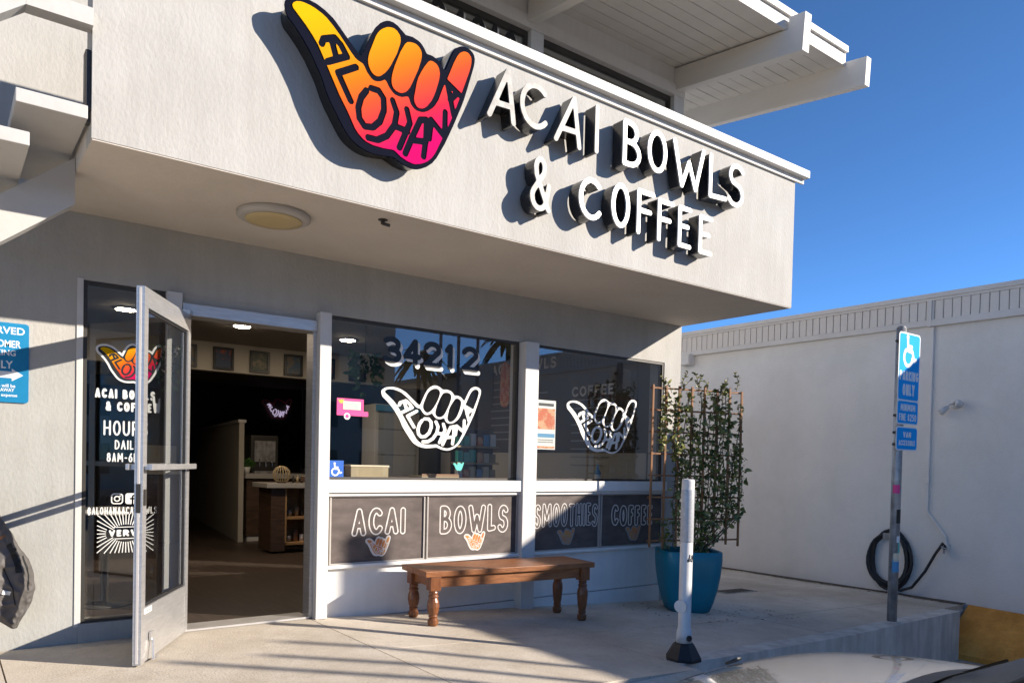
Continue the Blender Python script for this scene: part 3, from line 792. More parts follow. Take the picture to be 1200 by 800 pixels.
def rail(bm, h):
    hexa(bm, [(.303, -1.335, 3.165 + h), (.568, -1.335, 3.165 + h), (.568, -1.25, 3.165 + h), (.303, -1.25, 3.165 + h),
              (.303, -1.335, 3.245 + h), (.568, -1.335, 3.245 + h), (.568, -1.25, 3.245 + h), (.303, -1.25, 3.245 + h)])
    hexa(bm, [(-3.3, -1.335, 3.165 - 2.90 + h), (.302, -1.335, 3.165 + h), (.302, -1.25, 3.165 + h), (-3.3, -1.25, 3.165 - 2.90 + h),
              (-3.3, -1.335, 3.245 - 2.90 + h), (.302, -1.335, 3.245 + h), (.302, -1.25, 3.245 + h), (-3.3, -1.25, 3.245 - 2.90 + h)])
rail(bm, 0); link('handrail', bm, stair_paint, stair)
bm = B(); rail(bm, .48); link('handrail', bm, stair_paint, stair)
for x in (-.45, -1.7, -2.95):
    bm = B(); z0 = 2.8 - (.55 - x) * .80; box(bm, x, x + .08, -1.249, -1.17, z0 - .12, z0 + .78 + .05); link('rail_post', bm, white, stair)
bm = B(); box(bm, .545, .569, -1.27, -1.2, 2.80, 3.08, .003); box(bm, .548, .569, -1.26, -1.21, 2.745, 2.80); link('rail_bracket', bm, alu_dark, stair)

# ------------------------------------------------------------------ neighbour on the right
nb = thing('grey_building', 'low grey painted building with a board-and-batten parapet at the right', 'building', (10.5, 2, -.3))
XA = 9.4
boxobj('wall', grey_wall, nb, XA, XA + .25, -9.0, 12, LOT - .1, 3.0)
boxobj('wall', grey_wall, nb, XA + .25, 22, -9.0, -8.75, LOT - .1, 3.0)
boxobj('roof', grey_trim, nb, XA + .12, 22, -8.95, 12, 3.0, 3.06)
boxobj('lower_trim', grey_trim, nb, XA - .055, XA + .0, -9.05, -1.121, 2.905, 2.985, bev=.004)
boxobj('lower_trim', grey_trim, nb, XA - .040, XA + .0, -1.119, 12, 2.915, 2.985, bev=.004)
boxobj('parapet_backing', grey_trim, nb, XA - .012, XA + .1, -9.04, 12, 2.986, 3.235)
boxobj('flashing', grey_trim, nb, XA - .06, XA + .2, -9.06, 12, 3.236, 3.292, bev=.004)
boxobj('upper_trim', grey_trim, nb, XA - .045, XA - .0125, -9.05, 12, 3.205, 3.2355)
me = None
y = -3.2
while y < 5.2:
    if me is None:
        bm = B(); box(bm, XA - .034, XA - .0125, 0, .088, 2.9865, 3.2045, .0025, seg=1); bmesh.ops.recalc_face_normals(bm, faces=bm.faces)
        me = bpy.data.meshes.new('siding_board'); bm.to_mesh(me); bm.free(); me.materials.append(grey_wall)
    o = link_mesh('siding_board', me, nb); o.location = (0, y, 0); y += .098
bm = B(); y = -9.0
while y < -3.25: box(bm, XA - .034, XA - .0125, y, y + .088, 2.9865, 3.2045); y += .098
y = 5.3
while y < 11.8: box(bm, XA - .034, XA - .0125, y, y + .088, 2.9865, 3.2045); y += .098
o = link('distant_siding_boards', bm, grey_wall, nb); o['kind'] = 'stuff'
boxobj('joint_strip', grey_trim, nb, XA - .058, XA - .0, -1.1205, -1.08, 2.90, 3.2045)
bm = B(); box(bm, XA - .035, XA, -1.145, -1.105, .74, 2.9, .006)
tube(bm, [(XA - .02, -1.125, .75), (XA - .02, -1.15, .70), (XA - .02, -1.35, .44), (XA - .02, -1.365, .33)], .016, 8)
link('conduit', bm, grey_wall, nb)
bm = B(); box(bm, XA - .045, XA, -1.15, -1.10, 1.05, 1.12, .006); box(bm, XA - .05, XA, -1.40, -1.34, .28, .36, .008); link('conduit_box', bm, grey_wall, nb)
bm = B(); tube(bm, [(XA - .05, -1.37, .32), (XA - .12, -1.37, .32)], .014, 8); tube(bm, [(XA - .09, -1.37, .32), (XA - .09, -1.37, .25)], .012, 8)
tube(bm, [(XA - .12, -1.35, .33), (XA - .12, -1.41, .31)], .010, 6); link('tap', bm, steel, nb)

lamp = thing('security_light', 'small twin-headed grey security light on the grey wall above the black hose', 'light', (XA, -1.40, 1.98))
bm = B(); Mx = Matrix.Translation((XA, -1.40, 1.98)) @ Matrix.Rotation(R(-90), 4, 'Y')
lathe(bm, [(.055, 0), (.055, .02), (.03, .035)], 0, 0, 16, M=Mx); link('mount', bm, grey_wall, lamp, True)
for s, dz in ((-1, .02), (1, -.05)):
    bm = B(); a = Vector((XA - .035, -1.40, 1.98)); e = a + Vector((-.06, s * .055, dz)); tube(bm, [a, (a + e) / 2 + Vector((-.02, 0, .02)), e], .01, 6)
    d = Vector((-.5, s * .6, -.55)).normalized(); tube(bm, [e - d * .02, e + d * .03, e + d * .075, e + d * .08], [.02, .033, .045, .04], 12)
    link('lamp_head', bm, white, lamp, True)
jb = thing('junction_box', 'small grey junction box on the grey wall beside the shop corner', 'box', (XA, 2.54, 2.80))
bm = B(); box(bm, XA - .12, XA - .001, 2.44, 2.64, 2.765, 2.935, .008); link('body', bm, grey_wall, jb)
bm = B(); box(bm, XA - .135, XA - .1205, 2.45, 2.63, 2.775, 2.925, .006); link('cover', bm, grey_trim, jb)

hose = thing('hose_coil', 'coiled black hose hanging on the grey wall behind the sign post', 'hose', (XA, -.72, -.27))
rh = random.Random(3)
bm = B(); pts = []
for i in range(8 * 26 + 14):
    t = i / 26; a = -R(100) + 2 * math.pi * t
    kx = .235 + .035 * math.sin(1.9 * t) + .008 * math.sin(7 * t); kz = .325 + .04 * math.sin(2.3 * t + 1) + .008 * math.sin(5.3 * t)
    pts.append((XA - .035 - .011 * (t % 4) - .004 * math.sin(a * 2), -.725 - kx * math.cos(a), .105 + kz * math.sin(a) - .012 * math.sin(2.1 * t)))
tube(bm, pts, .0165, 7); link('coil', bm, rubber, hose, True)
bm = B(); tube(bm, [(XA - .05, -.76, -.235), (XA - .07, -.88, -.25), (XA - .09, -1.02, -.19), (XA - .10, -1.17, .02), (XA - .10, -1.28, .24), (XA - .10, -1.36, .37), (XA - .11, -1.385, .34), (XA - .11, -1.385, .30)], .0165, 8)
link('hose_tail', bm, rubber, hose, True)
bm = B(); box(bm, XA - .09, XA - .001, -.80, -.65, .36, .385, .004); box(bm, XA - .095, XA - .085, -.80, -.65, .36, .43, .004); link('hanger', bm, steel, hose)

hv = thing('roof_shadow_box', 'unseen slim grey box on legs over the grey building, added to shadow the chalkboard', 'shadow caster', (9.65, -7.03, 3.06))  # out-of-view box added and sized to cast the shadow on the first chalkboard
bm = B(); box(bm, 9.50, 9.80, -7.07, -6.97, 3.92, 4.39, .01); link('cabinet', bm, grey_trim, hv)
bm = B(); box(bm, 9.53, 9.77, -7.085, -7.0705, 3.97, 4.33); link('grille', bm, alu_dark, hv)
for x in (9.53, 9.74):
    for yy in (-7.06, -7.0): bm = B(); box(bm, x, x + .03, yy, yy + .03, 3.061, 3.919); link('leg', bm, steel, hv)
for x, y_, h, l in ((8.06, -7.755, 3.79, 'nearest'), (8.57, -7.888, 3.79, 'middle'), (9.03, -7.86, 3.93, 'farthest')):
    p = thing('steel_post', 'thin tall steel post in the lot, %s to the grey building of three' % {'nearest': 'farthest', 'middle': 'second nearest', 'farthest': 'nearest'}[l], 'post', (x, y_, LOT), 'steel posts in the lot')
    bm = B(); tube(bm, [(x, y_, LOT), (x, y_, h)], .034, 10); link('shaft', bm, steel, p, True)
    bm = B(); lathe(bm, [(.07, LOT), (.07, LOT + .03), (.04, LOT + .035)], x, y_, 14); link('base_plate', bm, steel, p)

# ------------------------------------------------------------------ across the street (seen in the window glass)
def far(x0, x1, y0, y1, h, label, storeys):
    t = thing('street_building', label, 'building', ((x0 + x1) / 2, y1, LOT))
    boxobj('wall', far_wall, t, x0, x1, y0, y1, LOT - .1, h)
    boxobj('roof', far_dark, t, x0 - .3, x1 + .3, y0 - .3, y1 + .5, h, h + .35)
    n = int((x1 - x0) / 3.2)
    for s in range(storeys):
        for i in range(n):
            x = x0 + (i + .5) * (x1 - x0) / n; zb = LOT + .9 + s * 3.2
            boxobj('window', far_dark, t, x - .9, x + .9, y1 + .02, y1 + .06, zb, zb + 1.7)
far(-22, 25.3, -56, -42, 12, 'three-storey grey building across the street', 3)
far(31.5, 60, -56, -43, 7.6, 'low grey building across the street beyond the gap', 2)
for x, y_, h in ((28.3, -44, 9), (33.5, -40, 10.5)):
    t = thing('palm_tree', 'tall palm tree across the street by the %s' % ('gap between buildings' if x < 30 else 'low grey building'), 'tree', (x, y_, LOT))
    bm = B(); tube(bm, [(x, y_, LOT), (x + .1, y_, h * .5), (x, y_, h)], [.22, .17, .14], 10); link('trunk', bm, palm_trunk_m, t, True)
    bm = B()
    for k in range(22):
        a = k * 2.4; el = .9 - 1.5 * (k / 22); d = Vector((math.cos(a) * math.cos(el), math.sin(a) * math.cos(el), math.sin(el)))
        s = Vector((-math.sin(a), math.cos(a), 0)); p = Vector((x, y_, h))
        for q in range(5):
            c0 = p + d * (q * .5) - Vector((0, 0, .07 * q * q)); c1 = p + d * ((q + 1) * .5) - Vector((0, 0, .07 * (q + 1) ** 2)); w0, w1 = .3 * math.sin(.5 + q * .5), .3 * math.sin(.5 + (q + 1) * .5)
            bm.faces.new([bm.verts.new(v) for v in (c0 - s * w0, c0 + s * w0, c1 + s * w1, c1 - s * w1)])
    link('crown', bm, palm_leaf_m, t)
# ------------------------------------------------------------------ signs on the parapet
YS = YF - .13                                            # face of the raised signs
logo = thing('hand_sign', 'large raised hand logo sign in yellow to magenta with navy outline on the parapet', 'sign', (2.03, YF, 3.3))
hx0, hz0, hw = 1.439, 2.892, 1.195
hand_part('back_box', place(HAND_PLATE, .02, .02, .96), sign_black, logo, hx0, hz0, hw, YS + .012, YF + .03)
hand_part('outline_plate', HAND_PLATE, navy, logo, hx0, hz0, hw, YS, YS + .0115)
bm = B(); extrude(bm, place(HAND_FILL, hx0, hz0, hw), YS - .005, YS - .0005); link('colour_face', bm, sunset, logo)
bm = B()
for px, pz in ((.15, .5), (.5, .3), (.9, .5), (.62, .1)): box(bm, hx0 + hw * px - .02, hx0 + hw * px + .02, YF + .03, YF, hz0 + hw * pz - .02, hz0 + hw * pz + .02)
link('standoff', bm, steel, logo)
W3 = [('a', 2.735, 2.955, 3.335, 3.690, -.10), ('C', 2.99, 3.215, 3.372, 3.665, 0), ('a', 3.28, 3.52, 3.330, 3.682, -.10), ('I', 3.615, 3.715, 3.355, 3.690, .0),
      ('B', 3.925, 4.105, 3.345, 3.672, 0), ('O', 4.180, 4.385, 3.372, 3.682, 0), ('W', 4.455, 4.825, 3.330, 3.680, 0), ('L', 4.885, 5.11, 3.330, 3.675, .0), ('S', 5.118, 5.335, 3.330, 3.672, 0),
      ('&', 3.085, 3.26, 2.850, 3.205, 0), ('C', 3.515, 3.72, 2.888, 3.175, 0), ('O', 3.825, 4.005, 2.892, 3.206, 0), ('F', 4.085, 4.265, 2.884, 3.212, 0), ('F', 4.305, 4.480, 2.874, 3.190, 0),
      ('E', 4.535, 4.685, 2.875, 3.190, 0), ('E', 4.780, 4.940, 2.868, 3.170, 0)]
words = ['first word ACAI', 'word BOWLS', 'line COFFEE']
GL['K1'] = None
desc = ['first letter A of ACAI', 'letter C of ACAI', 'second letter A of ACAI', 'letter I of ACAI', 'letter B of BOWLS', 'letter O of BOWLS', 'letter W of BOWLS', 'letter L of BOWLS', 'letter S of BOWLS',
        'ampersand', 'letter C of COFFEE', 'letter O of COFFEE', 'first letter F of COFFEE', 'second letter F of COFFEE', 'first letter E of COFFEE', 'last letter E of COFFEE']
for (ch, x0, x1, z0, z1, sh), ds in zip(W3, desc):
    t = thing('sign_letter', 'raised white-faced black-sided ' + ds + ' on the parapet', 'letter', ((x0 + x1) / 2, YF, z0), 'raised sign letters on the parapet')
    r = .0150
    lp = [[(x0 + px, z0 + pz) for px, pz in L] for L in glyph(ch, x1 - x0, z1 - z0, r)]
    bm = B(); extrude(bm, lp, YS + .008, YF - .022); link('return', bm, sign_black, t)
    lp2 = [[(x0 + px - .0025, z0 + pz - .0025) for px, pz in L] for L in glyph(ch, x1 - x0 + .005, z1 - z0 + .005, r + .003)]
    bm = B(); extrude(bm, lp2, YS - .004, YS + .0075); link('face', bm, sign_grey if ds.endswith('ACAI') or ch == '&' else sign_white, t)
    bm = B()
    pl = GL[ch][0]
    for q in (pl[0], pl[-1]):
        cx, cz = x0 + r + q[0] * (x1 - x0 - 2 * r), z0 + r + q[1] * (z1 - z0 - 2 * r)
        if ch == 'I': cx = (x0 + x1) / 2
        box(bm, cx - .008, cx + .008, YF - .022, YF, cz - .008, cz + .008)
    link('standoff', bm, steel, t)
del GL['K1']

lt = thing('soffit_light', 'round flat unlit light fixture on the soffit above the doorway', 'light', (1.625, -.775, 2.665))
bm = B(); lathe(bm, [(.205, 2.664), (.215, 2.655), (.215, 2.632), (.195, 2.622), (.17, 2.620)], 1.625, -.775, 40); link('rim', bm, light_rim, lt, True)
bm = B(); lathe(bm, [(.168, 2.6195), (.165, 2.614), (.10, 2.610), (.02, 2.609)], 1.625, -.775, 40); link('diffuser', bm, light_diff, lt, True)
spk = thing('pipe_stub', 'small dark pipe stub under the soffit between the round light and the letters', 'pipe', (2.18, -1.12, 2.665))
bm = B(); lathe(bm, [(.03, 2.664), (.03, 2.655), (.012, 2.652), (.012, 2.63)], 2.18, -1.12, 12); tube(bm, [(2.18, -1.12, 2.635), (2.22, -1.14, 2.625)], .01, 6); link('body', bm, alu_dark, spk)

# upper storey number on the glass
t = thing('house_number', 'black house number 34210 with pale edges on the upper window glass', 'number', (3.6, .03, 4.665))
text_obj('shadow_digits', '34210', vinyl_white, t, 3.18, 4.05, 4.655, 4.915, .026, .034, gap=.30)
text_obj('digits', '34210', vinyl_black, t, 3.16, 4.03, 4.665, 4.925, .026, .028, gap=.30)

# ------------------------------------------------------------------ lettering and stickers on the shop windows
YG = .0185                                               # just in front of the glass
hn = thing('house_number', 'large black house number 34212 with pale drop shadow across the top of the first window', 'number', (3.2, YG, 1.95))
NUM = [('3', 2.775, 2.945), ('4', 2.965, 3.125), ('2', 3.145, 3.315), ('1', 3.345, 3.455), ('2', 3.515, 3.685)]
for c, x0, x1 in NUM:
    bm = B(); extrude(bm, [[(x0 + px + .022, 1.945 + pz - .022) for px, pz in L] for L in glyph(c, x1 - x0, .215, .0215)], YG - .002, YG); link('shadow_digit', bm, vinyl_white, hn)
    bm = B(); extrude(bm, [[(x0 + px, 1.945 + pz) for px, pz in L] for L in glyph(c, x1 - x0, .215, .0215)], YG - .005, YG - .0025); link('digit', bm, vinyl_black, hn)
def white_hand(x, z, w, label, sz=1.0, loops=HAND_INK):
    t = thing('hand_decal', label, 'decal', (x + w / 2, YG, z), 'white hand decals on the windows')
    hand_part('outline', loops, vinyl_white, t, x, z, w, YG - .002, YG, 0, sz)
    return t
white_hand(2.775, 1.275, .945, 'white outlined hand decal lettered ALOHANA under the number 34212 on the first window', .845)
white_hand(4.695, 1.295, .93, 'white outlined hand decal on the second window beside the orange poster', .86)
hd = thing('hand_sticker', 'colourful yellow to magenta hand sticker with white border on the narrow glass by the door', 'sticker', (.98, YG, 1.64))
hand_part('border', HAND_HALO, vinyl_white, hd, .80, 1.645, .385, YG - .002, YG, 0, .92)
hand_part('black_ink', HAND_PLATE, vinyl_black, hd, .80, 1.645, .385, YG - .004, YG - .0025, 0, .92)
hand_part('colour', HAND_FILL, sunset, hd, .80, 1.645, .385, YG - .006, YG - .0045, 0, .92)
hh = thing('hours_lettering', 'white lettering ACAI BOWLS & COFFEE HOURS DAILY 8AM-6PM on the narrow glass by the door', 'lettering', (.95, YG, 1.13))
for s, x0, x1, z0, z1, r, g in (('ACAI BOWLS', .785, 1.135, 1.535, 1.595, .0068, .2), ('& COFFEE', .845, 1.115, 1.455, 1.515, .0068, .2), ('HOURS', .835, 1.095, 1.300, 1.395, .0055, .22),
                               ('DAILY', .90, 1.045, 1.212, 1.272, .004, .2), ('8AM-6PM', .855, 1.075, 1.132, 1.190, .004, .25)):
    text_obj('print', s, vinyl_white, hh, x0, x1, z0, z1, r, YG, gap=g)
tag(text_obj('letter_decal', 'W', vinyl_white, None, 1.118, 1.172, 1.455, 1.555, .0075, .0165), 'small white letter W decal at the edge of the narrow glass behind the door', 'decal')
soc = thing('social_lettering', 'white camera and f icons above the handle @ALOHANAACAIBOWLS on the narrow glass', 'lettering', (.95, YG, .80))
X_, Z_ = grid(0, 1, 0, 1, .03)
def rr(x0, x1, z0, z1, rad):
    cx, cz = (x0 + x1) / 2, (z0 + z1) / 2; qx = np.abs(X_ - cx) - (x1 - x0) / 2 + rad; qz = np.abs(Z_ - cz) - (z1 - z0) / 2 + rad
    return np.hypot(np.maximum(qx, 0), np.maximum(qz, 0)) + np.minimum(np.maximum(qx, qz), 0) - rad
cam_icon = np.minimum.reduce([np.maximum(rr(0, 1, 0, 1, .28), -rr(.1, .9, .1, .9, .2)), np.abs(np.hypot(X_ - .5, Z_ - .5) - .22) - .05, np.hypot(X_ - .75, Z_ - .75) - .06])
f_icon = np.maximum(rr(0, 1, 0, 1, .2), -(d_strokes([[(.82, .80), (.68, .80), (.6, .7), (.6, 0)], [(.42, .5), (.8, .5)]], X_, Z_) - .075))
for nme, F, x in (('camera_icon', cam_icon, .882), ('f_icon', f_icon, .965)):
    bm = B(); extrude(bm, [[(x + .07 * a, .862 + .07 * b) for a, b in L] for L in contours(F, X_, Z_, .006)], YG - .002, YG); link(nme, bm, vinyl_white, soc)
text_obj('print', '@ALOHANAACAIBOWLS', vinyl_white, soc, .75, 1.155, .798, .845, .0032, YG, gap=.22)
sb = thing('sunburst_decal', 'white sunburst decal with the word VERVE low on the narrow glass by the door', 'decal', (.97, YG, .55))
bm = B()
for k in range(40):
    a = 2 * math.pi * k / 40; ca, sa = math.cos(a), math.sin(a)
    r1 = .105 if abs(sa) < .35 else .075; r2 = min(.165 / max(abs(ca), 1e-6), .125 / max(abs(sa), 1e-6))
    p, q = (.97 + ca * r1 * 1.1, .675 + sa * r1 * .75), (.97 + ca * r2, .675 + sa * r2); n_ = (-sa * .0028, ca * .0028)
    extrude(bm, [[(p[0] - n_[0], p[1] - n_[1]), (q[0] - n_[0], q[1] - n_[1]), (q[0] + n_[0], q[1] + n_[1]), (p[0] + n_[0], p[1] + n_[1])]], YG - .002, YG)
link('rays', bm, vinyl_white, sb)
text_obj('word', 'VERVE', vinyl_white, sb, .872, 1.07, .655, .698, .0062, YG, gap=.2)
bm = B()
for zz in (.712, .638): box(bm, .90, 1.04, YG - .002, YG, zz, zz + .005)
link('rule', bm, vinyl_white, sb)

tr = thing('truck_sticker', 'pink truck shaped sticker with cream panel on the left of the first window', 'sticker', (2.53, YG, 1.49))
bm = B(); box(bm, 2.405, 2.625, YG - .002, YG, 1.515, 1.645, .0); box(bm, 2.6252, 2.665, YG - .002, YG, 1.515, 1.552); link('truck_body', bm, vinyl_pink, tr)
bm = B(); box(bm, 2.455, 2.60, YG - .004, YG - .0022, 1.562, 1.624); link('panel', bm, vinyl_cream, tr)
bm = B()
for k in range(3): box(bm, 2.47, 2.585, YG - .005, YG - .0042, 1.575 + .014 * k, 1.580 + .014 * k)
link('print', bm, vinyl_teal, tr)
bm = B(); tube(bm, [(2.488, YG - .003, 1.510), (2.488, YG - .0045, 1.510)], .026, 16); wheel = link('wheel', bm, vinyl_white, tr)
bm = B(); tube(bm, [(2.488, YG - .0046, 1.510), (2.488, YG - .0055, 1.510)], .015, 16); link('hub', bm, vinyl_pink, wheel)
bm = B(); hand_part('hand_mark', HAND_PLATE, vinyl_yellow, tr, 2.412, 1.605, .05, YG - .0035, YG - .0022); bm.free()

ISA = [[(.40, .80), (.43, .52), (.66, .50), (.76, .26), (.86, .30)], [(.43, .62), (.62, .62)], arc(.45, .34, .22, .22, 125, 355, 14)]
def isa(name, m, parent, x0, z0, w, y, r=.045):
    X, Z = grid(.1, .95, 0, .95, .02)
    F = np.minimum(d_strokes(ISA, X, Z) - r, np.hypot(X - .40, Z - .86) - .065)
    bm = B(); extrude(bm, [[(x0 + w * a, z0 + w * b) for a, b in L] for L in contours(F, X, Z, .003)], y - .0015, y); return link(name, bm, m, parent)
ws = thing('access_sticker', 'blue square wheelchair sticker in the lower left corner of the first window', 'sticker', (2.41, YG, 1.04))
boxobj('ground', isa_blue, ws, 2.338, 2.468, YG - .002, YG, 1.042, 1.172)
isa('wheelchair', vinyl_white, ws, 2.345, 1.045, .122, YG - .0021)
th = thing('small_hand_sticker', 'tiny teal hand sticker at the bottom of the first window', 'sticker', (3.5, YG, 1.1))
hand_part('mark', HAND_PLATE, vinyl_teal, th, 3.455, 1.108, .105, YG - .002, YG)
po = thing('poster', 'orange and white printed poster taped inside the left edge of the second window', 'poster', (4.43, .04, 1.3))
boxobj('paper', vinyl_white, po, 4.305, 4.575, .031, .033, 1.315, 1.765)
p_or = mat('poster_orange', (0.62, 0.13, 0.04), 0.6, col2=(0.70, 0.38, 0.20), vscale=16, fac=(.45, .55))
p_bl = mat('poster_blue', (0.10, 0.32, 0.55), 0.6)
for nme, m_, x0, x1, z0, z1 in (('picture', p_or, 4.315, 4.565, 1.50, 1.69), ('band', p_bl, 4.315, 4.565, 1.425, 1.46), ('band', p_or, 4.315, 4.565, 1.325, 1.345), ('small_print', chalk_grey, 4.33, 4.55, 1.378, 1.386), ('small_print', chalk_grey, 4.33, 4.55, 1.398, 1.406), ('headline', vinyl_black, 4.37, 4.55, 1.712, 1.738)):
    boxobj(nme, m_, po, x0, x1, .029, .0305, z0, z1)

# ------------------------------------------------------------------ chalkboards under the windows
frame_m = mat('board_frame', (0.42, 0.39, 0.36), 0.6, var=.1, vscale=8)
BO = [('ACAI', 2.345, 3.165, 2.525, 2.99, .595, .812, 2.65, 0), ('BOWLS', 3.185, 4.112, 3.31, 4.02, .580, .822, 3.56, 0), ('SMOOTHIES', 4.275, 5.108, 4.305, 5.095, .598, .818, 4.59, 1), ('COFFEE', 5.128, 5.998, 5.275, 5.86, .585, .795, 5.48, 1)]
for s, x0, x1, tx0, tx1, tz0, tz1, hx_, dim in BO:
    t = thing('chalkboard', 'chalkboard panel under the window lettered %s in chalk outline' % s, 'chalkboard', ((x0 + x1) / 2, -.01, .385), 'chalkboards under the windows')
    boxobj('board', board_m, t, x0 + .012, x1 - .012, -.018, .003, .396, .893)
    bm = B(); box(bm, x0, x0 + .0115, -.03, .003, .386, .9045); box(bm, x1 - .0115, x1, -.03, .003, .386, .9045); box(bm, x0 + .012, x1 - .012, -.03, .003, .8935, .9045); box(bm, x0 + .012, x1 - .012, -.03, .003, .386, .3955)
    link('frame', bm, frame_m, t)
    n_ = len(s)
    text_obj('lettering', s, chalk, t, tx0, tx1, tz0, tz1, .020 if n_ < 8 else .0135, -.0182, th=.0012, gap=.10, outline=.0052 if n_ < 8 else .0042, jitter=.025)
    mh = hand_part('hand_emblem', HAND_HALO, chalk if not dim else chalk_grey, t, hx_, .437, .205, -.0194, -.0182, 0, 1.05)  # greyer emblem outline on the two right-hand boards
    hand_part('colour', HAND_FILL, MATS.get('chalk_colour') or mat('chalk_colour', (0.55, 0.17, 0.06), .9, col2=(0.55, 0.30, 0.08), vscale=14), mh, hx_, .437, .205, -.0206, -.0195, 0, 1.05)

# ------------------------------------------------------------------ reserved parking sign on the left wall
def font_text(s, m, parent, name, x, z, h, y, align='CENTER', width=None, th=.001):
    cu = bpy.data.curves.new(name, 'FONT'); cu.body = s; cu.align_x = align; cu.size = 1.0; cu.offset = 0.018
    tmp = bpy.data.objects.new(name, cu); COL.objects.link(tmp)
    dg = bpy.context.evaluated_depsgraph_get(); me = bpy.data.meshes.new_from_object(tmp.evaluated_get(dg))
    bpy.data.objects.remove(tmp); bpy.data.curves.remove(cu)
    co = np.empty(len(me.vertices) * 3); me.vertices.foreach_get('co', co); co = co.reshape(-1, 3)
    if len(co) == 0: return None
    w0 = co[:, 0].max() - co[:, 0].min(); capz = .73
    sx = (width / w0) if width else h / capz
    out = np.stack([x + (co[:, 0] - (co[:, 0].max() + co[:, 0].min()) / 2) * sx, np.full(len(co), y), z + co[:, 1] * h / capz], 1)
    me.vertices.foreach_set('co', out.ravel()); me.materials.clear(); me.materials.append(m); me.update()
    o = link_mesh(name, me, parent); return o
rs = thing('parking_sign', 'blue and white reserved customer parking sign with right arrow on the left wall', 'sign', (.28, -.01, 1.47))
def rrect_pts(x0, x1, z0, z1, r):
    out = []
    for cx, cz, a in ((x1 - r, z1 - r, 0), (x0 + r, z1 - r, 90), (x0 + r, z0 + r, 180), (x1 - r, z0 + r, 270)): out += [(cx + r * math.cos(R(a + 18 * i)), cz + r * math.sin(R(a + 18 * i))) for i in range(6)]
    return out
def plate(name, m, parent, x0, x1, z0, z1, r, y0, y1):
    bm = B(); extrude(bm, [rrect_pts(x0, x1, z0, z1, r)], y0, y1); return link(name, bm, m, parent)
plate('panel', blue_sign, rs, .125, .430, 1.472, 1.938, .018, -.012, -.001)
for s, z, h, wd in (('RESERVED', 1.873, .042, .26), ('CUSTOMER', 1.795, .042, .222), ('PARKING', 1.746, .034, .172), ('ONLY', 1.671, .046, .145), ('Violators will be', 1.560, .020, .17), ('TOWED AWAY', 1.535, .020, .16), ("at owner's expense", 1.506, .018, .19)):
    font_text(s, sign_sheet, rs, 'print', .278, z, h, -.0125, width=wd)
bm = B(); extrude(bm, [[(.16, 1.615), (.345, 1.615), (.345, 1.597), (.402, 1.634), (.345, 1.671), (.345, 1.653), (.16, 1.653)]], -.0135, -.0125); link('arrow', bm, sign_sheet, rs)
bm = B()
for zz in (1.925, 1.485): tube(bm, [(.278, -.012, zz), (.278, -.0165, zz)], .006, 8)
link('screw', bm, steel, rs)

# ------------------------------------------------------------------ sign post at the kerb wall
sp_ = thing('sign_post', 'galvanised sign post with two blue accessible parking plates standing on the kerb wall', 'sign', (7.22, -1.85, gz(7.22)))
PX, PY = 7.215, -1.83
bm = B(); tube(bm, [(PX, PY, gz(PX) - .01), (PX + .0, PY, 2.53)], .044, 16); lathe(bm, [(.044, 2.53), (.03, 2.545), (.005, 2.55)], PX, PY, 16); link('pole', bm, steel, sp_, True)
bm = B(); lathe(bm, [(.075, gz(PX) + .003), (.07, gz(PX) + .012), (.047, gz(PX) + .02)], PX, PY, 18); link('footing', bm, conc_wall, sp_, True)
SX = 7.275; SY = PY - .05
def plate_sign(z0, z1):
    p = plate('plate', sign_sheet, sp_, SX - .203, SX + .203, z0, z1, .035, SY - .004, SY)
    return p
p1 = plate_sign(1.625, 2.480); plate('blue_field', blue_park, p1, SX - .190, SX + .190, 1.858, 2.467, .026, SY - .0052, SY - .0041); plate('blue_field', blue_park, p1, SX - .190, SX + .190, 1.638, 1.842, .026, SY - .0052, SY - .0041)
isa('wheelchair', sign_sheet, p1, SX - .19, 2.13, .36, SY - .0054, .05)
text_obj('print', 'PARKING', sign_sheet, p1, SX - .178, SX + .178, 2.035, 2.125, .0105, SY - .0053, th=.001, gap=.16)
text_obj('print', 'ONLY', sign_sheet, p1, SX - .115, SX + .115, 1.895, 2.005, .0115, SY - .0053, th=.001, gap=.16)
text_obj('print', 'MINIMUM', sign_sheet, p1, SX - .14, SX + .14, 1.752, 1.818, .0068, SY - .0053, th=.001, gap=.16)
text_obj('print', 'FINE $250', sign_sheet, p1, SX - .165, SX + .165, 1.660, 1.728, .0062, SY - .0053, th=.001, gap=.16)
p2 = plate_sign(1.382, 1.608); plate('blue_field', blue_park, p2, SX - .190, SX + .190, 1.395, 1.595, .026, SY - .0052, SY - .0041)
text_obj('print', 'VAN', sign_sheet, p2, SX - .075, SX + .075, 1.505, 1.560, .008, SY - .0053, th=.001, gap=.16)
text_obj('print', 'ACCESSIBLE', sign_sheet, p2, SX - .155, SX + .155, 1.430, 1.480, .0055, SY - .0053, th=.001, gap=.16)
bm = B()
for zz in (2.40, 1.71, 1.55, 1.44):
    tube(bm, [(PX - .085, PY, zz), (PX + .06, PY, zz)], .013, 8); box(bm, PX - .05, PX + .05, SY + .0005, PY, zz - .018, zz + .018)
link('clamp', bm, alu_dark, sp_)
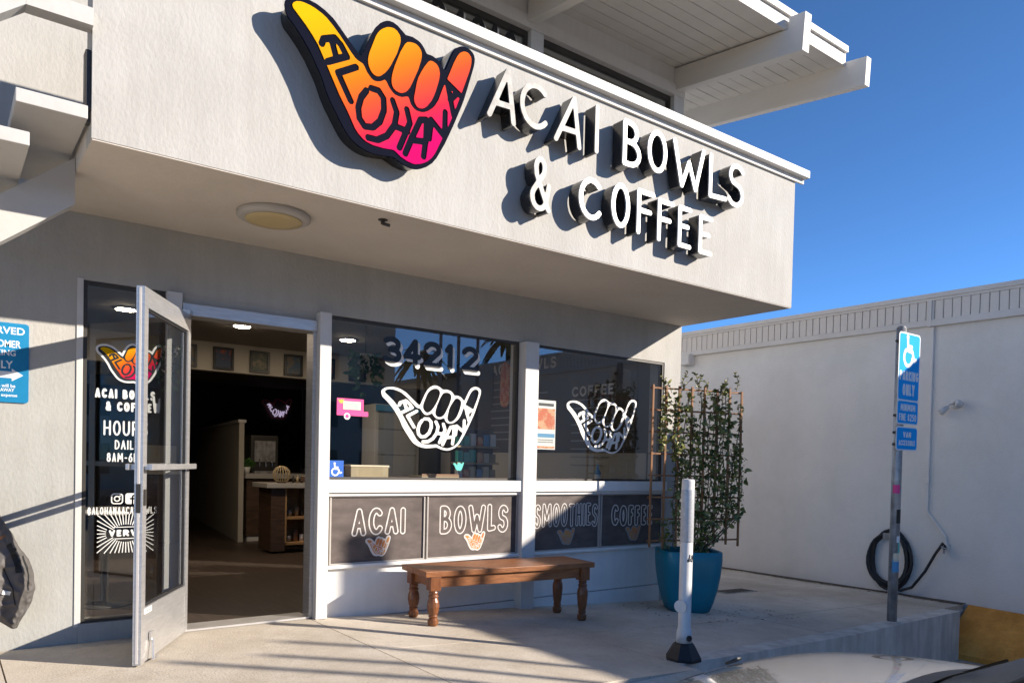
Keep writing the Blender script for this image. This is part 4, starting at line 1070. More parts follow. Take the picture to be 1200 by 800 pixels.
for nme, m_, z0, z1, a0, a1 in (('sticker', vinyl_pink, .98, 1.06, 170, 250), ('sticker', vinyl_black, .70, .83, 220, 300), ('sticker', p_bl, .24, .36, 190, 300), ('sticker', vinyl_cream, .34, .42, 200, 290), ('sticker', sign_sheet, .52, .58, 230, 310), ('sticker', vinyl_teal, .42, .52, 250, 300)):
    bm = B(); k = 7; v0 = [bm.verts.new((PX + .0452 * math.cos(R(a0 + (a1 - a0) * i / k)), PY + .0452 * math.sin(R(a0 + (a1 - a0) * i / k)), z0)) for i in range(k + 1)]
    v1 = [bm.verts.new((v.co.x, v.co.y, z1)) for v in v0]
    for i in range(k): bm.faces.new((v0[i], v0[i + 1], v1[i + 1], v1[i]))
    link(nme, bm, m_, sp_)

dc = thing('drain_cover', 'small dark metal drain cover set in the pavement beside the planter', 'drain cover', (7.45, .1, gz(7.45)))
bm = B(); s_ = gz(7.75) - gz(7.15)
hexa(bm, [(7.15, 0.02, gz(7.15) - .02), (7.74, 0.02, gz(7.74) - .02), (7.74, .24, gz(7.74) - .02), (7.15, .24, gz(7.15) - .02), (7.15, 0.02, gz(7.15) + .005), (7.74, 0.02, gz(7.74) + .005), (7.74, .24, gz(7.74) + .005), (7.15, .24, gz(7.15) + .005)])
link('frame', bm, steel, dc)
bm = B()
for k in range(9):
    x = 7.20 + .058 * k; hexa(bm, [(x, .04, gz(x) + .0052), (x + .03, .04, gz(x + .03) + .0052), (x + .03, .22, gz(x + .03) + .0052), (x, .22, gz(x) + .0052), (x, .04, gz(x) + .009), (x + .03, .04, gz(x + .03) + .009), (x + .03, .22, gz(x + .03) + .009), (x, .22, gz(x) + .009)])
link('grate', bm, alu_dark, dc)
# ------------------------------------------------------------------ bollard
bo = thing('bollard', 'scuffed white plastic bollard on a black base at the end of the kerb wall', 'bollard', (3.93, -2.10, gz(3.93)))
bx, by, bz = 3.945, -2.085, gz(3.9) + .005
bm = B()
prof = [(.120, bz), (.120, bz + .02), (.074, bz + .10), (.056, bz + .115)]
lathe(bm, prof, bx, by, 8, M=Matrix.Translation((bx, by, 0)) @ Matrix.Rotation(R(22.5), 4, 'Z') @ Matrix.Translation((-bx, -by, 0))); link('base', bm, rubber, bo)
bm = B(); lathe(bm, [(.052, bz + .1155), (.050, bz + .19), (.0415, bz + .21), (.0415, 1.085), (.039, 1.10), (.027, 1.104), (.025, 1.06)], bx, by, 24); post = link('post', bm, bollard_white, bo, True)
bm = B(); lathe(bm, [(.042, .69), (.043, .695), (.043, 1.03), (.042, 1.035)], bx, by, 24); link('reflective_band', bm, reflector, bo, True)
bm = B(); tube(bm, [(bx - .044, by - .005, .27), (bx - .058, by - .01, .27)], .042, 14); link('clip', bm, bollard_white, bo)
bm = B(); tube(bm, [(bx - .01, by - .049, bz + .15), (bx - .012, by - .056, bz + .15)], .02, 10); link('plug', bm, rubber, bo)
bm = B()
rb = random.Random(5)
for k in range(9):
    a = R(235 + rb.uniform(0, 65)); z = .555 + rb.uniform(0, .035); h = rb.uniform(.012, .03)
    c = Vector((bx + .0423 * math.cos(a), by + .0423 * math.sin(a), z)); s = Vector((-math.sin(a), math.cos(a), rb.uniform(-.8, .8))) * .004
    bm.faces.new([bm.verts.new(v) for v in (c - s, c + s, c + s + Vector((0, 0, h)), c - s + Vector((0, 0, h)))])
link('scuff_mark', bm, vinyl_black, bo)

# ------------------------------------------------------------------ bench
be = thing('bench', 'stained brown wooden bench with turned legs under the chalkboards', 'bench', (3.66, -.45, -.08))
BA = math.atan2(-.17, 1.49); BM = Matrix.Translation((3.645, -.435, 0)) @ Matrix.Rotation(BA, 4, 'Z')
top = .372; LX, LY = .765, .235
for i in range(4):
    bm = B(); w_ = 2 * LY / 4; y0 = -LY + i * w_
    box(bm, -LX, LX, y0 + .0012, y0 + w_ - .0012, top - .042, top, .004, M=BM)
    link('plank', bm, bench_wood, be)
bm = B()
for s in (-1, 1):
    box(bm, -LX + .13, LX - .13, s * (LY - .045) - .012, s * (LY - .045) + .012, top - .125, top - .0425, .002, M=BM)
    box(bm, s * (LX - .085) - .012, s * (LX - .085) + .012, -LY + .09, LY - .09, top - .125, top - .0425, .002, M=BM)
link('apron', bm, bench_wood, be)
for sx in (-1, 1):
    for sy in (-1, 1):
        cx, cy = sx * (LX - .085), sy * (LY - .05); wp = BM @ Vector((cx, cy, 0)); zg = gz(wp.x); H = top - .0425
        bm = B(); box(bm, cx - .042, cx + .042, cy - .042, cy + .042, H - .105, H, .004, M=BM)
        zz = H - .105; hl = zz - zg
        prof = [(.030, zz + .001), (.036, zz - .015), (.030, zz - .028), (.040, zz - .045), (.033, zz - .055), (.043, zz - .085), (.046, zz - .12), (.038, zz - hl * .62), (.030, zg + .085), (.036, zg + .075), (.028, zg + .062), (.040, zg + .045), (.040, zg + .02), (.030, zg + .002)]
        lathe(bm, prof[::-1], cx, cy, 16, M=BM); link('leg', bm, leg_wood, be)

# ------------------------------------------------------------------ planter, trellis, vine
pl_ = thing('planter', 'tall tapered teal glazed planter at the shop corner', 'planter', (5.79, -.55, -.2))
bm = B(); n = 44; gzp = gz(5.79) + .002
def se(w, a, e=5.0):
    c, s = math.cos(a), math.sin(a); return w / (abs(c) ** e + abs(s) ** e) ** (1 / e)
PM = Matrix.Translation((5.79, -.555, 0)) @ Matrix.Rotation(R(-34), 4, 'Z')
rings = []
for w_, z in ((.170, 0), (.192, .012), (.222, .10), (.252, .22), (.274, .36), (.284, .48), (.285, .575), (.280, .585), (.262, .585), (.255, .578), (.252, .50)):
    rings.append([bm.verts.new(PM @ Vector((se(w_, 2 * math.pi * (k + .5) / n) * math.cos(2 * math.pi * (k + .5) / n), se(w_, 2 * math.pi * (k + .5) / n) * math.sin(2 * math.pi * (k + .5) / n), gzp + z))) for k in range(n)])
for q, w_ in zip(rings, rings[1:]):
    for k in range(n): bm.faces.new((q[k], q[(k + 1) % n], w_[(k + 1) % n], w_[k]))
bm.faces.new(rings[0][::-1]); link('pot', bm, glaze, pl_, True)
bm = B(); v = [bm.verts.new(PM @ Vector((se(.25, 2 * math.pi * (k + .5) / n) * math.cos(2 * math.pi * (k + .5) / n), se(.25, 2 * math.pi * (k + .5) / n) * math.sin(2 * math.pi * (k + .5) / n), gzp + .53))) for k in range(n)]
bm.faces.new(v); link('soil', bm, soil, pl_)

tl = thing('trellis', 'wooden grid trellis standing in the teal planter', 'trellis', (5.8, -.6, .35))
TA, TB = Vector((5.385, -.425, 0)), Vector((6.36, -.70, 0)); TD = (TB - TA).normalized(); TN = Vector((TD.y, -TD.x, 0)); TL = (TB - TA).length
def tp(u, z, d=0): return TA + TD * (u * TL) + TN * d + Vector((0, 0, z))
rt = random.Random(11)
for k in range(8):
    u = k / 7; zb = .43 if k not in (3, 4) else .33
    bm = B(); Mb = Matrix.Translation(tp(u, 0)) @ Matrix.Rotation(math.atan2(TD.y, TD.x), 4, 'Z')
    box(bm, -.010, .010, -.008, .008, zb - rt.uniform(0, .03), 1.945 + rt.uniform(-.005, .02), .002, M=Mb); link('upright', bm, trellis_wood, tl)
for k in range(8):
    z = .475 + k * (1.925 - .475) / 7
    bm = B(); a = TA + TD * (-.02) + TN * -.0165; Mb = Matrix.Translation((TA + TB) / 2 + TN * -.0165 + Vector((0, 0, z))) @ Matrix.Rotation(math.atan2(TD.y, TD.x), 4, 'Z')
    box(bm, -TL / 2 - .02, TL / 2 + .02, -.008, .008, -.008, .008, .002, M=Mb); link('crossbar', bm, trellis_wood, tl)

vn = thing('climbing_vine', 'dark leafy vine climbing the wooden trellis in the planter', 'plant', (5.8, -.6, .34))
bm = B(); leaves = B(); rv = random.Random(21)
def leaf(p, d, s):
    d = d.normalized(); up_ = Vector((rv.uniform(-1, 1), rv.uniform(-1, 1), rv.uniform(-.3, 1))); sd = d.cross(up_)
    if sd.length < .1: sd = d.orthogonal()
    sd.normalize(); nn = sd.cross(d); w_ = s * .30
    q = [p, p + d * s * .35 + sd * w_ + nn * s * .07, p + d * s * .72 + sd * w_ * .75 + nn * s * .04, p + d * s - nn * s * .08, p + d * s * .72 - sd * w_ * .75 + nn * s * .04, p + d * s * .35 - sd * w_ + nn * s * .07, p + d * s * .5]
    vs = [leaves.verts.new(x) for x in q]
    for a, b in ((0, 1), (1, 2), (2, 3), (3, 4), (4, 5), (5, 0)): leaves.faces.new((vs[a], vs[b], vs[6]))
for k in range(33):
    u = .27 + .75 * ((k * .618) % 1.0) + rv.uniform(-.02, .02)
    if k >= 27: u = rv.uniform(0.0, .28)
    z = .36 if k < 27 else rv.uniform(1.15, 1.45); u0 = u if k >= 27 else .47 + (u - .5) * .3; zt_ = rv.uniform(1.3, 2.05) if k < 27 else rv.uniform(1.7, 2.0)
    if k in (29, 31): z, zt_ = .42, .66
    pts = []; ph = rv.uniform(0, 6); uu = u0; N = max(4, int((zt_ - z) / .06))
    for i in range(N + 1):
        f_ = i / N; zz = z + (zt_ - z) * f_
        uu = u0 + (u - u0) * min(1, f_ * 3.4) + .022 * math.sin(ph + zz * 9); p = tp(uu, zz, .018 * math.sin(ph * 2 + zz * 8) - .004); pts.append(p)
        dens = (4.6 if zz < 1.55 else 6.8) if u > .22 else 8.0
        if k < 27 and zz < .62: dens *= .55
        for _ in range(int(dens + rv.random())):
            d = Vector((rv.uniform(-1, 1), rv.uniform(-1, .6), rv.uniform(-.7, .7))); leaf(p + Vector((rv.uniform(-.032, .032), rv.uniform(-.04, .03), rv.uniform(-.03, .03))), d, rv.choice([.022, .03, .038, .046, .056, .072]) * rv.uniform(.8, 1.15))
    tube(bm, pts, .0045, 5)
for k in range(9):                                        # tips that stick out above and beside
    u = rv.choice([.12, .3, .5, .75, .93, 1.0, .97, .2, .6]); z = rv.uniform(1.86, 1.95); p = tp(u, z); d = Vector((rv.uniform(-.3, .5), rv.uniform(-.3, .2), 1)); pts = [p]
    for i in range(6):
        p = p + d.normalized() * .03; d += Vector((rv.uniform(-.25, .25), rv.uniform(-.2, .2), -.08)); pts.append(p)
        for _ in range(2): leaf(p, Vector((rv.uniform(-1, 1), rv.uniform(-1, 1), rv.uniform(0, .8))), rv.uniform(.025, .045))
    tube(bm, pts, .003, 4)
st_ = link('stem', bm, stem_m, vn)
lf = link('foliage', leaves, leaf_m, vn); lf['kind'] = 'stuff'

# ------------------------------------------------------------------ jacket on the wall at the left edge
jk = thing('jacket', 'dark charcoal jacket hanging against the wall below the blue parking sign', 'jacket', (.05, -.15, .15))
from mathutils import noise as mnoise
prof = [(1.10, .05), (1.0, .09), (.90, .15), (.81, .185), (.72, .235), (.64, .272), (.56, .325), (.47, .352), (.38, .362), (.30, .338), (.24, .312), (.19, .286), (.155, .272)]
def pw(z):
    for (za, wa), (zb_, wb) in zip(prof, prof[1:]):
        if zb_ <= z <= za: t_ = (za - z) / (za - zb_); return wa + (wb - wa) * t_
    return prof[-1][1]
def jfold(x, s, z):
    """creases of the cloth: ridged noise stretched along the hang, and tight wrinkles across the lower panels"""
    q = Vector((x * 7, s * 1.5, z * 4.2)); r1 = 1 - abs(mnoise.noise(q))
    q2 = Vector((x * 10 + z * 9, s * 2 + 5, z * 17 - x * 10)); r2 = 1 - abs(mnoise.noise(q2))
    q3 = Vector((x * 30, s * 4, z * 26 + x * 14)); r3 = 1 - abs(mnoise.noise(q3))
    return .045 * (r1 ** 2 - .5) + .020 * (r2 ** 3 - .4) + .006 * (r3 ** 2 - .4)
def jpoint(z, a):
    c, s = math.cos(a), math.sin(a); lo = max(0, z - .155)
    dep = .095 * min(1, lo / .22 + .10) * min(1, (1.12 - z) / .18 + .2)
    xl = max(-.22, .345 - (z - .155) * 1.15); xr = .10 + pw(z); mid, hw_ = (xl + xr) / 2, (xr - xl) / 2
    x = mid + hw_ * (abs(c) ** .8) * (1 if c > 0 else -1); f_ = jfold(x, s, z) * min(1, lo / .1 + .25)
    x += f_ * .22 * c
    return Vector((x, min(-.004, -.125 + (dep + f_) * s * (1 if s < 0 else .6)), z))
bm = B(); nu, nv = 120, 110; rings = []
for j in range(nv + 1):
    z = 1.10 - (1.10 - .155) * j / nv; rings.append([bm.verts.new(jpoint(z, 2 * math.pi * i / nu)) for i in range(nu)])
for q, w_ in zip(rings, rings[1:]):
    for k in range(nu): bm.faces.new((q[k], q[(k + 1) % nu], w_[(k + 1) % nu], w_[k]))
bm.faces.new(rings[0]); bm.faces.new(rings[-1][::-1])
body = link('shell', bm, jacket_m, jk, True)
def on_front(x, z, off):
    xl = max(-.22, .345 - (z - .155) * 1.15); xr = .10 + pw(z); mid, hw_ = (xl + xr) / 2, (xr - xl) / 2
    c = max(-1, min(1, (x - mid) / hw_)); ca = abs(c) ** 1.25 * (1 if c > 0 else -1)
    v = jpoint(z, -math.acos(ca)); return Vector((v.x, v.y - off, v.z))
def strip(name, m, pts, w_, off=.004):
    bm = B(); L = []; N = 10
    for (xa, za), (xb_, zb_) in zip(pts, pts[1:]):
        for i in range(N): t_ = i / N; L.append((xa + (xb_ - xa) * t_, za + (zb_ - za) * t_))
    L.append(pts[-1]); rows = []
    for i, (x, z) in enumerate(L):
        a = L[max(0, i - 1)]; b = L[min(len(L) - 1, i + 1)]; dx, dz = b[0] - a[0], b[1] - a[1]; n_ = math.hypot(dx, dz); px, pz = -dz / n_ * w_ / 2, dx / n_ * w_ / 2
        rows.append([bm.verts.new(on_front(x + px * k, z + pz * k, off)) for k in (-1, 0, 1)] + [bm.verts.new(on_front(x + px * k, z + pz * k, -.004)) for k in (1, 0, -1)])
    for q, r in zip(rows, rows[1:]):
        for k in range(6): bm.faces.new((q[k], q[(k + 1) % 6], r[(k + 1) % 6], r[k]))
    bm.faces.new(rows[0]); bm.faces.new(rows[-1][::-1])
    link(name, bm, m, jk)
strip('strap', strap_m, [(.325, .655), (.345, .60), (.365, .55), (.372, .49)], .030)
strip('strap', strap_m, [(.32, .635), (.36, .615)], .016, .006)
strip('white_tag', vinyl_white, [(.295, .385), (.335, .372)], .022, .007)
strip('zip', trellis_wood, [(.24, .66), (.305, .705)], .016)
strip('seam', strap_m, [(.30, .52), (.345, .40), (.36, .30)], .006)
strip('seam', strap_m, [(.395, .58), (.42, .47), (.425, .38)], .008)
bm = B(); tube(bm, [(.02, -.001, 1.15), (.02, -.10, 1.13), (.02, -.14, 1.10), (.02, -.16, 1.115)], .008, 6); tube(bm, [(.02, -.14, 1.115), (.0, -.135, 1.08), (.04, -.135, 1.08)], .006, 6); link('hook_loop', bm, steel, jk)

# ------------------------------------------------------------------ parked car, nose to the kerb
cr = thing('parked_car', 'glossy pale silver car parked nose-in beside the bollard', 'car', (2.95, -5.0, LOT))
CX = 3.34; HZ = -.028
bm = B(); rings = []
def sect(y, w, zb, zsh, zc):
    return [(y, x, z + HZ) for x, z in ((0, zb), (.7 * w, zb), (.93 * w, zb + .06), (w, zb + .22), (w, zsh - .12), (.985 * w, zsh - .045), (.95 * w, zsh - .012), (.86 * w, zsh + .10 * (zc - zsh)), (.66 * w, zsh + .55 * (zc - zsh)), (.35 * w, zsh + .90 * (zc - zsh)), (0, zc))]
for y, w, zb, zsh, zc in ((-2.80, .60, -.55, -.0, .06), (-2.86, .74, -.60, .08, .14), (-2.96, .83, -.62, .14, .205), (-3.15, .88, -.62, .185, .26), (-3.4, .90, -.62, .22, .305), (-3.7, .905, -.62, .245, .345), (-3.92, .91, -.62, .262, .345), (-4.12, .91, -.62, .265, .285), (-4.6, .915, -.62, .28, .29), (-5.6, .915, -.62, .30, .31), (-6.4, .91, -.62, .32, .41), (-7.0, .88, -.60, .32, .42), (-7.2, .80, -.54, .24, .32)):
    h = sect(y, w, zb, zsh, zc); full = [(yy, x, z) for yy, x, z in h] + [(yy, -x, z) for yy, x, z in h[-2:0:-1]]
    rings.append([bm.verts.new((CX + x, yy, z)) for yy, x, z in full])
nn_ = len(rings[0])
for q, w_ in zip(rings, rings[1:]):
    for k in range(nn_): bm.faces.new((q[k], q[(k + 1) % nn_], w_[(k + 1) % nn_], w_[k]))
bm.faces.new(rings[0][::-1]); bm.faces.new(rings[-1])
cb = link('body', bm, car_paint, cr, True); sd = cb.modifiers.new('smooth', 'SUBSURF'); sd.levels = 2; sd.render_levels = 2
def crv(x): return -.16 * (x / .8) ** 2
bm = B(); N = 14; lo = []; hi = []
for i in range(N + 1):
    x = -.80 + 1.6 * i / N; lo.append(bm.verts.new((CX + x, -3.93 + crv(x), .305 - .075 * (x / .8) ** 2))); hi.append(bm.verts.new((CX + x * .78, -4.75 + crv(x) * .8, .74 - .05 * (x / .8) ** 2)))
for i in range(N): bm.faces.new((lo[i], lo[i + 1], hi[i + 1], hi[i]))
wsx = link('windscreen', bm, car_glass, cr, True)
bm = B()
for i in range(N):
    x0, x1 = -.80 + 1.6 * i / N, -.80 + 1.6 * (i + 1) / N
    def cw(x, o): return Vector((CX + x, -3.885 + crv(x) - o * .10, .322 - .078 * (x / .8) ** 2 + o * .02))
    bm.faces.new([bm.verts.new(v) for v in (cw(x0, 0), cw(x1, 0), cw(x1, 1), cw(x0, 1))])
link('cowl', bm, car_black, cr)
bm = B()
for sx in (0, .5):
    tube(bm, [(CX - .55 + sx, -3.955, .318), (CX - .25 + sx, -3.995, .336), (CX + .02 + sx, -4.015, .342)], .008, 5)
link('wiper', bm, wiper_m, cr)
bm = B()
hexa(bm, [(CX - .80, -4.18, .27), (CX + .80, -4.18, .27), (CX + .82, -6.75, .33), (CX - .82, -6.75, .33), (CX - .62, -4.88, .75), (CX + .62, -4.88, .75), (CX + .60, -6.2, .75), (CX - .60, -6.2, .75)])
link('cabin_glass', bm, car_glass, cr)
bm = B(); box(bm, CX - .63, CX + .63, -6.22, -4.84, .752, .80, .02); 
link('roof', bm, car_paint, cr, True); bm = B()
for s in (-1, 1): tube(bm, [(CX + s * .80, -4.16, .29), (CX + s * .635, -4.84, .775)], .03, 8); tube(bm, [(CX + s * .82, -6.72, .34), (CX + s * .61, -6.2, .775)], .04, 8); tube(bm, [(CX + s * .82, -5.45, .31), (CX + s * .635, -5.45, .775)], .03, 8)
link('pillar', bm, car_black, cr, True)
for s in (-1, 1):
    bm = B(); q = []
    for i in range(7):
        t_ = i / 6; q.append(Vector((CX + s * (.52 + .335 * t_), -2.925 - .30 * t_ ** 1.6, .035 + .072 * t_)))
    for a, b in zip(q, q[1:]):
        up2 = Vector((0, .0, -.10)); out_ = Vector((s * .012, .02, .012)); hexa(bm, [a + up2 + out_, b + up2 + out_, b + up2 - out_, a + up2 - out_, a + out_, b + out_, b - out_, a - out_])
    link('headlight', bm, lamp_lens, cr)
bm = B(); box(bm, CX - .45, CX + .45, -2.815, -2.775, -.20, -.06, .015); link('grille', bm, car_black, cr)
bm = B(); tube(bm, [(CX, -2.93, .168), (CX, -2.925, .176)], .045, 18); link('bonnet_badge', bm, car_black, cr)
for s in (-1, 1):
    bm = B(); box(bm, CX + s * 1.0 - .09, CX + s * 1.0 + .09, -4.55, -4.43, .33, .45, .03); link('mirror', bm, car_paint, cr)
    for yy in (-3.55, -6.25):
        Mw = Matrix.Translation((CX + s * .83, yy, LOT + .32)) @ Matrix.Rotation(R(90), 4, 'Y')
        bm = B(); lathe(bm, [(.20, -.09), (.30, -.10), (.32, -.07), (.32, .07), (.30, .10), (.20, .09)], 0, 0, 24, M=Mw); wh = link('wheel', bm, rubber, cr, True)
        bm = B(); lathe(bm, [(.05, -.095), (.195, -.085), (.199, 0), (.195, .085), (.05, .095)], 0, 0, 20, M=Mw); link('rim', bm, chrome, wh, True)

for i, (x, y, r_, l) in enumerate(((1.2, -13.5, 0, 'nearest'), (4.2, -13.6, R(3), 'middle'), (7.2, -13.4, R(-2), 'farthest'))):
    c = copy_tree(cr); c.location = (x, y, LOT); c['label'] = 'silver car parked across the lot, %s to the grey building' % {'nearest': 'farthest', 'middle': 'second nearest', 'farthest': 'nearest'}[l]; c['group'] = 'cars across the lot'
# ------------------------------------------------------------------ inside the shop
for i, (x, y) in enumerate(((1.45, 2.83), (2.61, 2.97), (3.86, 3.02))):
    t = thing('ceiling_light', ['lit round ceiling light seen through the narrow glass by the door', 'lit round ceiling light seen through the open doorway', 'lit round ceiling light seen through the first window left of the number'][i], 'light', (x, y, 2.6), 'ceiling lights inside the shop')
    bm = B(); lathe(bm, [(.105, 2.599), (.11, 2.592), (.095, 2.585), (.088, 2.585)], x, y, 24); link('rim', bm, white, t, True)
    bm = B(); lathe(bm, [(.087, 2.5845), (.08, 2.580), (.02, 2.579)], x, y, 24); link('lens', bm, downlight_m, t, True)
pic_m = [mat('print_blue', (0.05, 0.10, 0.16), .5, col2=(0.16, 0.13, 0.10), vscale=9, fac=(.45, .55)), mat('print_red', (0.03, 0.05, 0.10), .5, col2=(0.30, 0.07, 0.04), vscale=7, fac=(.5, .58)), mat('print_green', (0.06, 0.08, 0.06), .5, col2=(0.22, 0.18, 0.12), vscale=9, fac=(.5, .58))]
for i, x in enumerate((2.40, 2.845, 3.30, 3.745, 4.2, 4.66)):
    t = thing('framed_picture', ['dark framed picture half hidden by the open door', 'dark framed blue print second from the left on the white band', 'dark framed red and blue print third from the left on the white band', 'dark framed green print just left of the door post', 'dark framed blue print behind the first window', 'dark framed green print behind the house number'][i], 'picture', (x, 4.44, 2.27), 'framed pictures on the white band')
    bm = B(); box(bm, x - .125, x - .095, 4.42, 4.449, 2.265, 2.545); box(bm, x + .095, x + .125, 4.42, 4.449, 2.265, 2.545); box(bm, x - .095, x + .095, 4.42, 4.449, 2.265, 2.295); box(bm, x - .095, x + .095, 4.42, 4.449, 2.515, 2.545); link('frame', bm, vinyl_black, t)
    boxobj('print', pic_m[i % 3], t, x - .095, x + .095, 4.435, 4.448, 2.295, 2.515)
ne = thing('neon_sign', 'dim purple hand shaped neon sign on the dark back wall seen through the doorway', 'sign', (5.5, 9.95, 2.0))
bm = B(); 
for s in HAND_STROKES: tube(bm, [(5.22 + .6 * a, 9.955, 1.98 + .6 * b) for a, b in s], .013, 6)
link('letter_tube', bm, neon_m, ne)
bm = B(); tube(bm, [(5.22 + .6 * a, 9.965, 1.98 + .6 * b) for a, b in HAND_OUTER], .007, 5, closed=True); link('outline_tube', bm, neon_red, ne)
bm = B()
for a, b in ((.3, .5), (.8, .5), (.6, .05)): box(bm, 5.22 + .6 * a - .01, 5.22 + .6 * a + .01, 9.975, 9.999, 1.98 + .6 * b - .01, 1.98 + .6 * b + .01)
link('bracket', bm, alu_dark, ne)
ct = thing('service_counter', 'dark wood service counter with pale top behind the low partition', 'counter', (4.1, 5.7, 0))
boxobj('cabinet', wood_dark, ct, 3.46, 4.7, 5.38, 6.0, .08, .885); boxobj('plinth', white, ct, 3.48, 4.68, 5.40, 5.98, 0, .079); boxobj('top', counter_top, ct, 3.425, 4.75, 5.33, 6.05, .886, .955, bev=.005)
gr = thing('coffee_machine', 'dark coffee machine with steel front on the service counter', 'coffee machine', (3.75, 5.65, .956))
boxobj('body', alu_dark, gr, 3.55, 3.95, 5.5, 5.9, .957, 1.50, bev=.02); boxobj('front', steel, gr, 3.60, 3.90, 5.485, 5.4995, 1.12, 1.42, bev=.004)
bm = B()
for x in (3.66, 3.75, 3.84): tube(bm, [(x, 5.47, 1.16), (x, 5.45, 1.10), (x, 5.45, 1.05)], .012, 6)
link('spout', bm, chrome, gr); boxobj('drip_tray', steel, gr, 3.58, 3.92, 5.42, 5.499, .957, .99)
pp = thing('potted_plant', 'small green potted plant at the end of the service counter', 'plant', (3.46, 5.42, .956))
bm = B(); lathe(bm, [(.035, .957), (.05, 1.04), (.045, 1.045)], 3.47, 5.42, 14); link('pot', bm, vinyl_white, pp, True)
bm = B(); leaves = bm; rv = random.Random(4)
for k in range(40): leaf(Vector((3.47, 5.42, 1.04)), Vector((rv.uniform(-1, 1), rv.uniform(-1, 1), rv.uniform(.5, 2))), rv.uniform(.08, .16))
link('leaf', bm, mat('houseplant_leaf', (0.06, 0.16, 0.03), .5), pp)
ds = thing('display_stand', 'wooden display stand with open shelves paled to look lit, and pale top inside the doorway', 'shelf', (3.5, 4.0, 0))
boxobj('top', counter_top, ds, 3.20, 3.90, 3.80, 4.35, .812, .868, bev=.004); boxobj('side_panel', wood_dark, ds, 3.27, 3.445, 3.85, 4.3, 0.03, .811); boxobj('side_panel', ply, ds, 3.78, 3.81, 3.85, 4.3, 0.03, .811); boxobj('back_panel', ply, ds, 3.446, 3.779, 4.27, 4.299, .03, .811)  # paler wood puts the warm light on these shelves into their colour
boxobj('shelf', ply, ds, 3.4465, 3.779, 3.86, 4.269, .42, .45); boxobj('shelf', ply, ds, 3.4465, 3.779, 3.86, 4.269, .10, .13); boxobj('side_panel', ply, ds, 3.4455, 3.466, 3.846, 3.8595, .131, .811)
for i, (x, z, r_, h, m_) in enumerate(((3.55, .45, .035, .09, steel), (3.64, .45, .03, .12, box_tan), (3.71, .45, .03, .07, alu_dark), (3.54, .13, .04, .08, steel), (3.63, .13, .035, .14, ledge_wood), (3.71, .13, .03, .09, vinyl_white))):
    t = thing('cup', ['steel cup at the left of the upper shelf', 'tall tan canister in the middle of the upper shelf', 'short dark cup at the right of the upper shelf', 'wide steel cup at the left of the lower shelf', 'tall wooden canister in the middle of the lower shelf', 'white cup at the right of the lower shelf'][i] + ' of the display stand', 'cup', (x, 3.98, z), 'items on the display stand')
    bm = B(); lathe(bm, [(r_ * .8, z + .001), (r_, z + h), (r_ * .9, z + h), (r_ * .75, z + h * .3)], x, 3.98, 14); link('cup_body', bm, m_, t, True)
gl = thing('round_basket', 'round woven ball on top of the display stand', 'ornament', (3.45, 4.0, .868))
bm = B()
for k in range(9):
    a = math.pi * k / 9; tube(bm, [(3.45 + .105 * math.cos(q * .4488) * math.cos(a), 4.0 + .105 * math.cos(q * .4488) * math.sin(a), .975 + .105 * math.sin(q * .4488)) for q in range(14)], .007, 5, closed=True)
link('wire', bm, box_tan, gl); bm = B(); lathe(bm, [(.06, .869), (.055, .885), (.02, .89)], 3.45, 4.0, 14); link('foot', bm, wood_dark, gl)
for i in range(5):
    x = 3.60 + .055 * i; t = thing('small_bottle', 'small %s bottle, %s from the left in the row on top of the display stand' % (['dark', 'tan'][i % 2], ['first', 'second', 'third', 'fourth', 'fifth'][i]), 'bottle', (x, 4.0, .868), 'small bottles on the display stand')
    bm = B(); lathe(bm, [(.016, .869), (.018, .93), (.008, .95), (.008, .965)], x, 4.0, 10); link('glass_body', bm, [alu_dark, box_tan][i % 2], t, True)
# things on the window ledge
bx_ = thing('wooden_box', 'long pale wooden box lying on the ledge in the first window', 'box', (2.76, .2, 1.04))
bm = B(); box(bm, 2.60, 2.93, .17, .29, 1.041, 1.125, .004); link('case', bm, box_tan, bx_); boxobj('lid', vinyl_cream, bx_, 2.595, 2.935, .165, .295, 1.1255, 1.14, bev=.003)
bk = thing('flat_tray', 'flat tan tray on the ledge at the middle of the first window', 'tray', (3.4, .25, 1.04))
boxobj('base', box_tan, bk, 3.25, 3.62, .18, .40, 1.041, 1.055); boxobj('rim', ledge_wood, bk, 3.25, 3.62, .18, .19, 1.0555, 1.075)
rk = thing('goods_rack', 'small rack of packets standing behind the right side of the first window', 'rack', (4.6, 1.5, 1.0))
boxobj('back_panel', wood_dark, rk, 4.45, 5.0, 1.62, 1.64, .9, 1.55); rr_ = random.Random(9)
for zz in (1.0, 1.18, 1.36): boxobj('shelf', box_tan, rk, 4.45, 5.0, 1.50, 1.6195, zz - .02, zz)
boxobj('leg', wood_dark, rk, 4.46, 4.5, 1.51, 1.61, 0, .979); boxobj('leg', wood_dark, rk, 4.95, 4.99, 1.51, 1.61, 0, .979)
ORD = ['first', 'second', 'third', 'fourth', 'fifth', 'sixth', 'seventh', 'eighth', 'ninth', 'tenth', 'eleventh', 'twelfth']
cname = ['cream', 'orange', 'white', 'blue', 'tan', 'teal']
cols = [vinyl_cream, p_or, vinyl_white, p_bl, box_tan, vinyl_teal]
for j, zz in enumerate((1.0, 1.18, 1.36)):
    for i in range(6):
        x = 4.465 + .088 * i; h = rr_.uniform(.09, .14); col_n = rr_.randrange(6)
        t = thing('packet', '%s packet, %s from the left on the %s shelf of the goods rack' % (cname[col_n], ORD[i], ['lowest', 'middle', 'top'][j]), 'packet', (x + .03, 1.55, zz), 'packets on the %s shelf of the goods rack' % ['lowest', 'middle', 'top'][j])
        bm = B(); box(bm, x, x + .07, 1.525, 1.57, zz + .001, zz + h, .006); link('pouch', bm, cols[col_n], t)
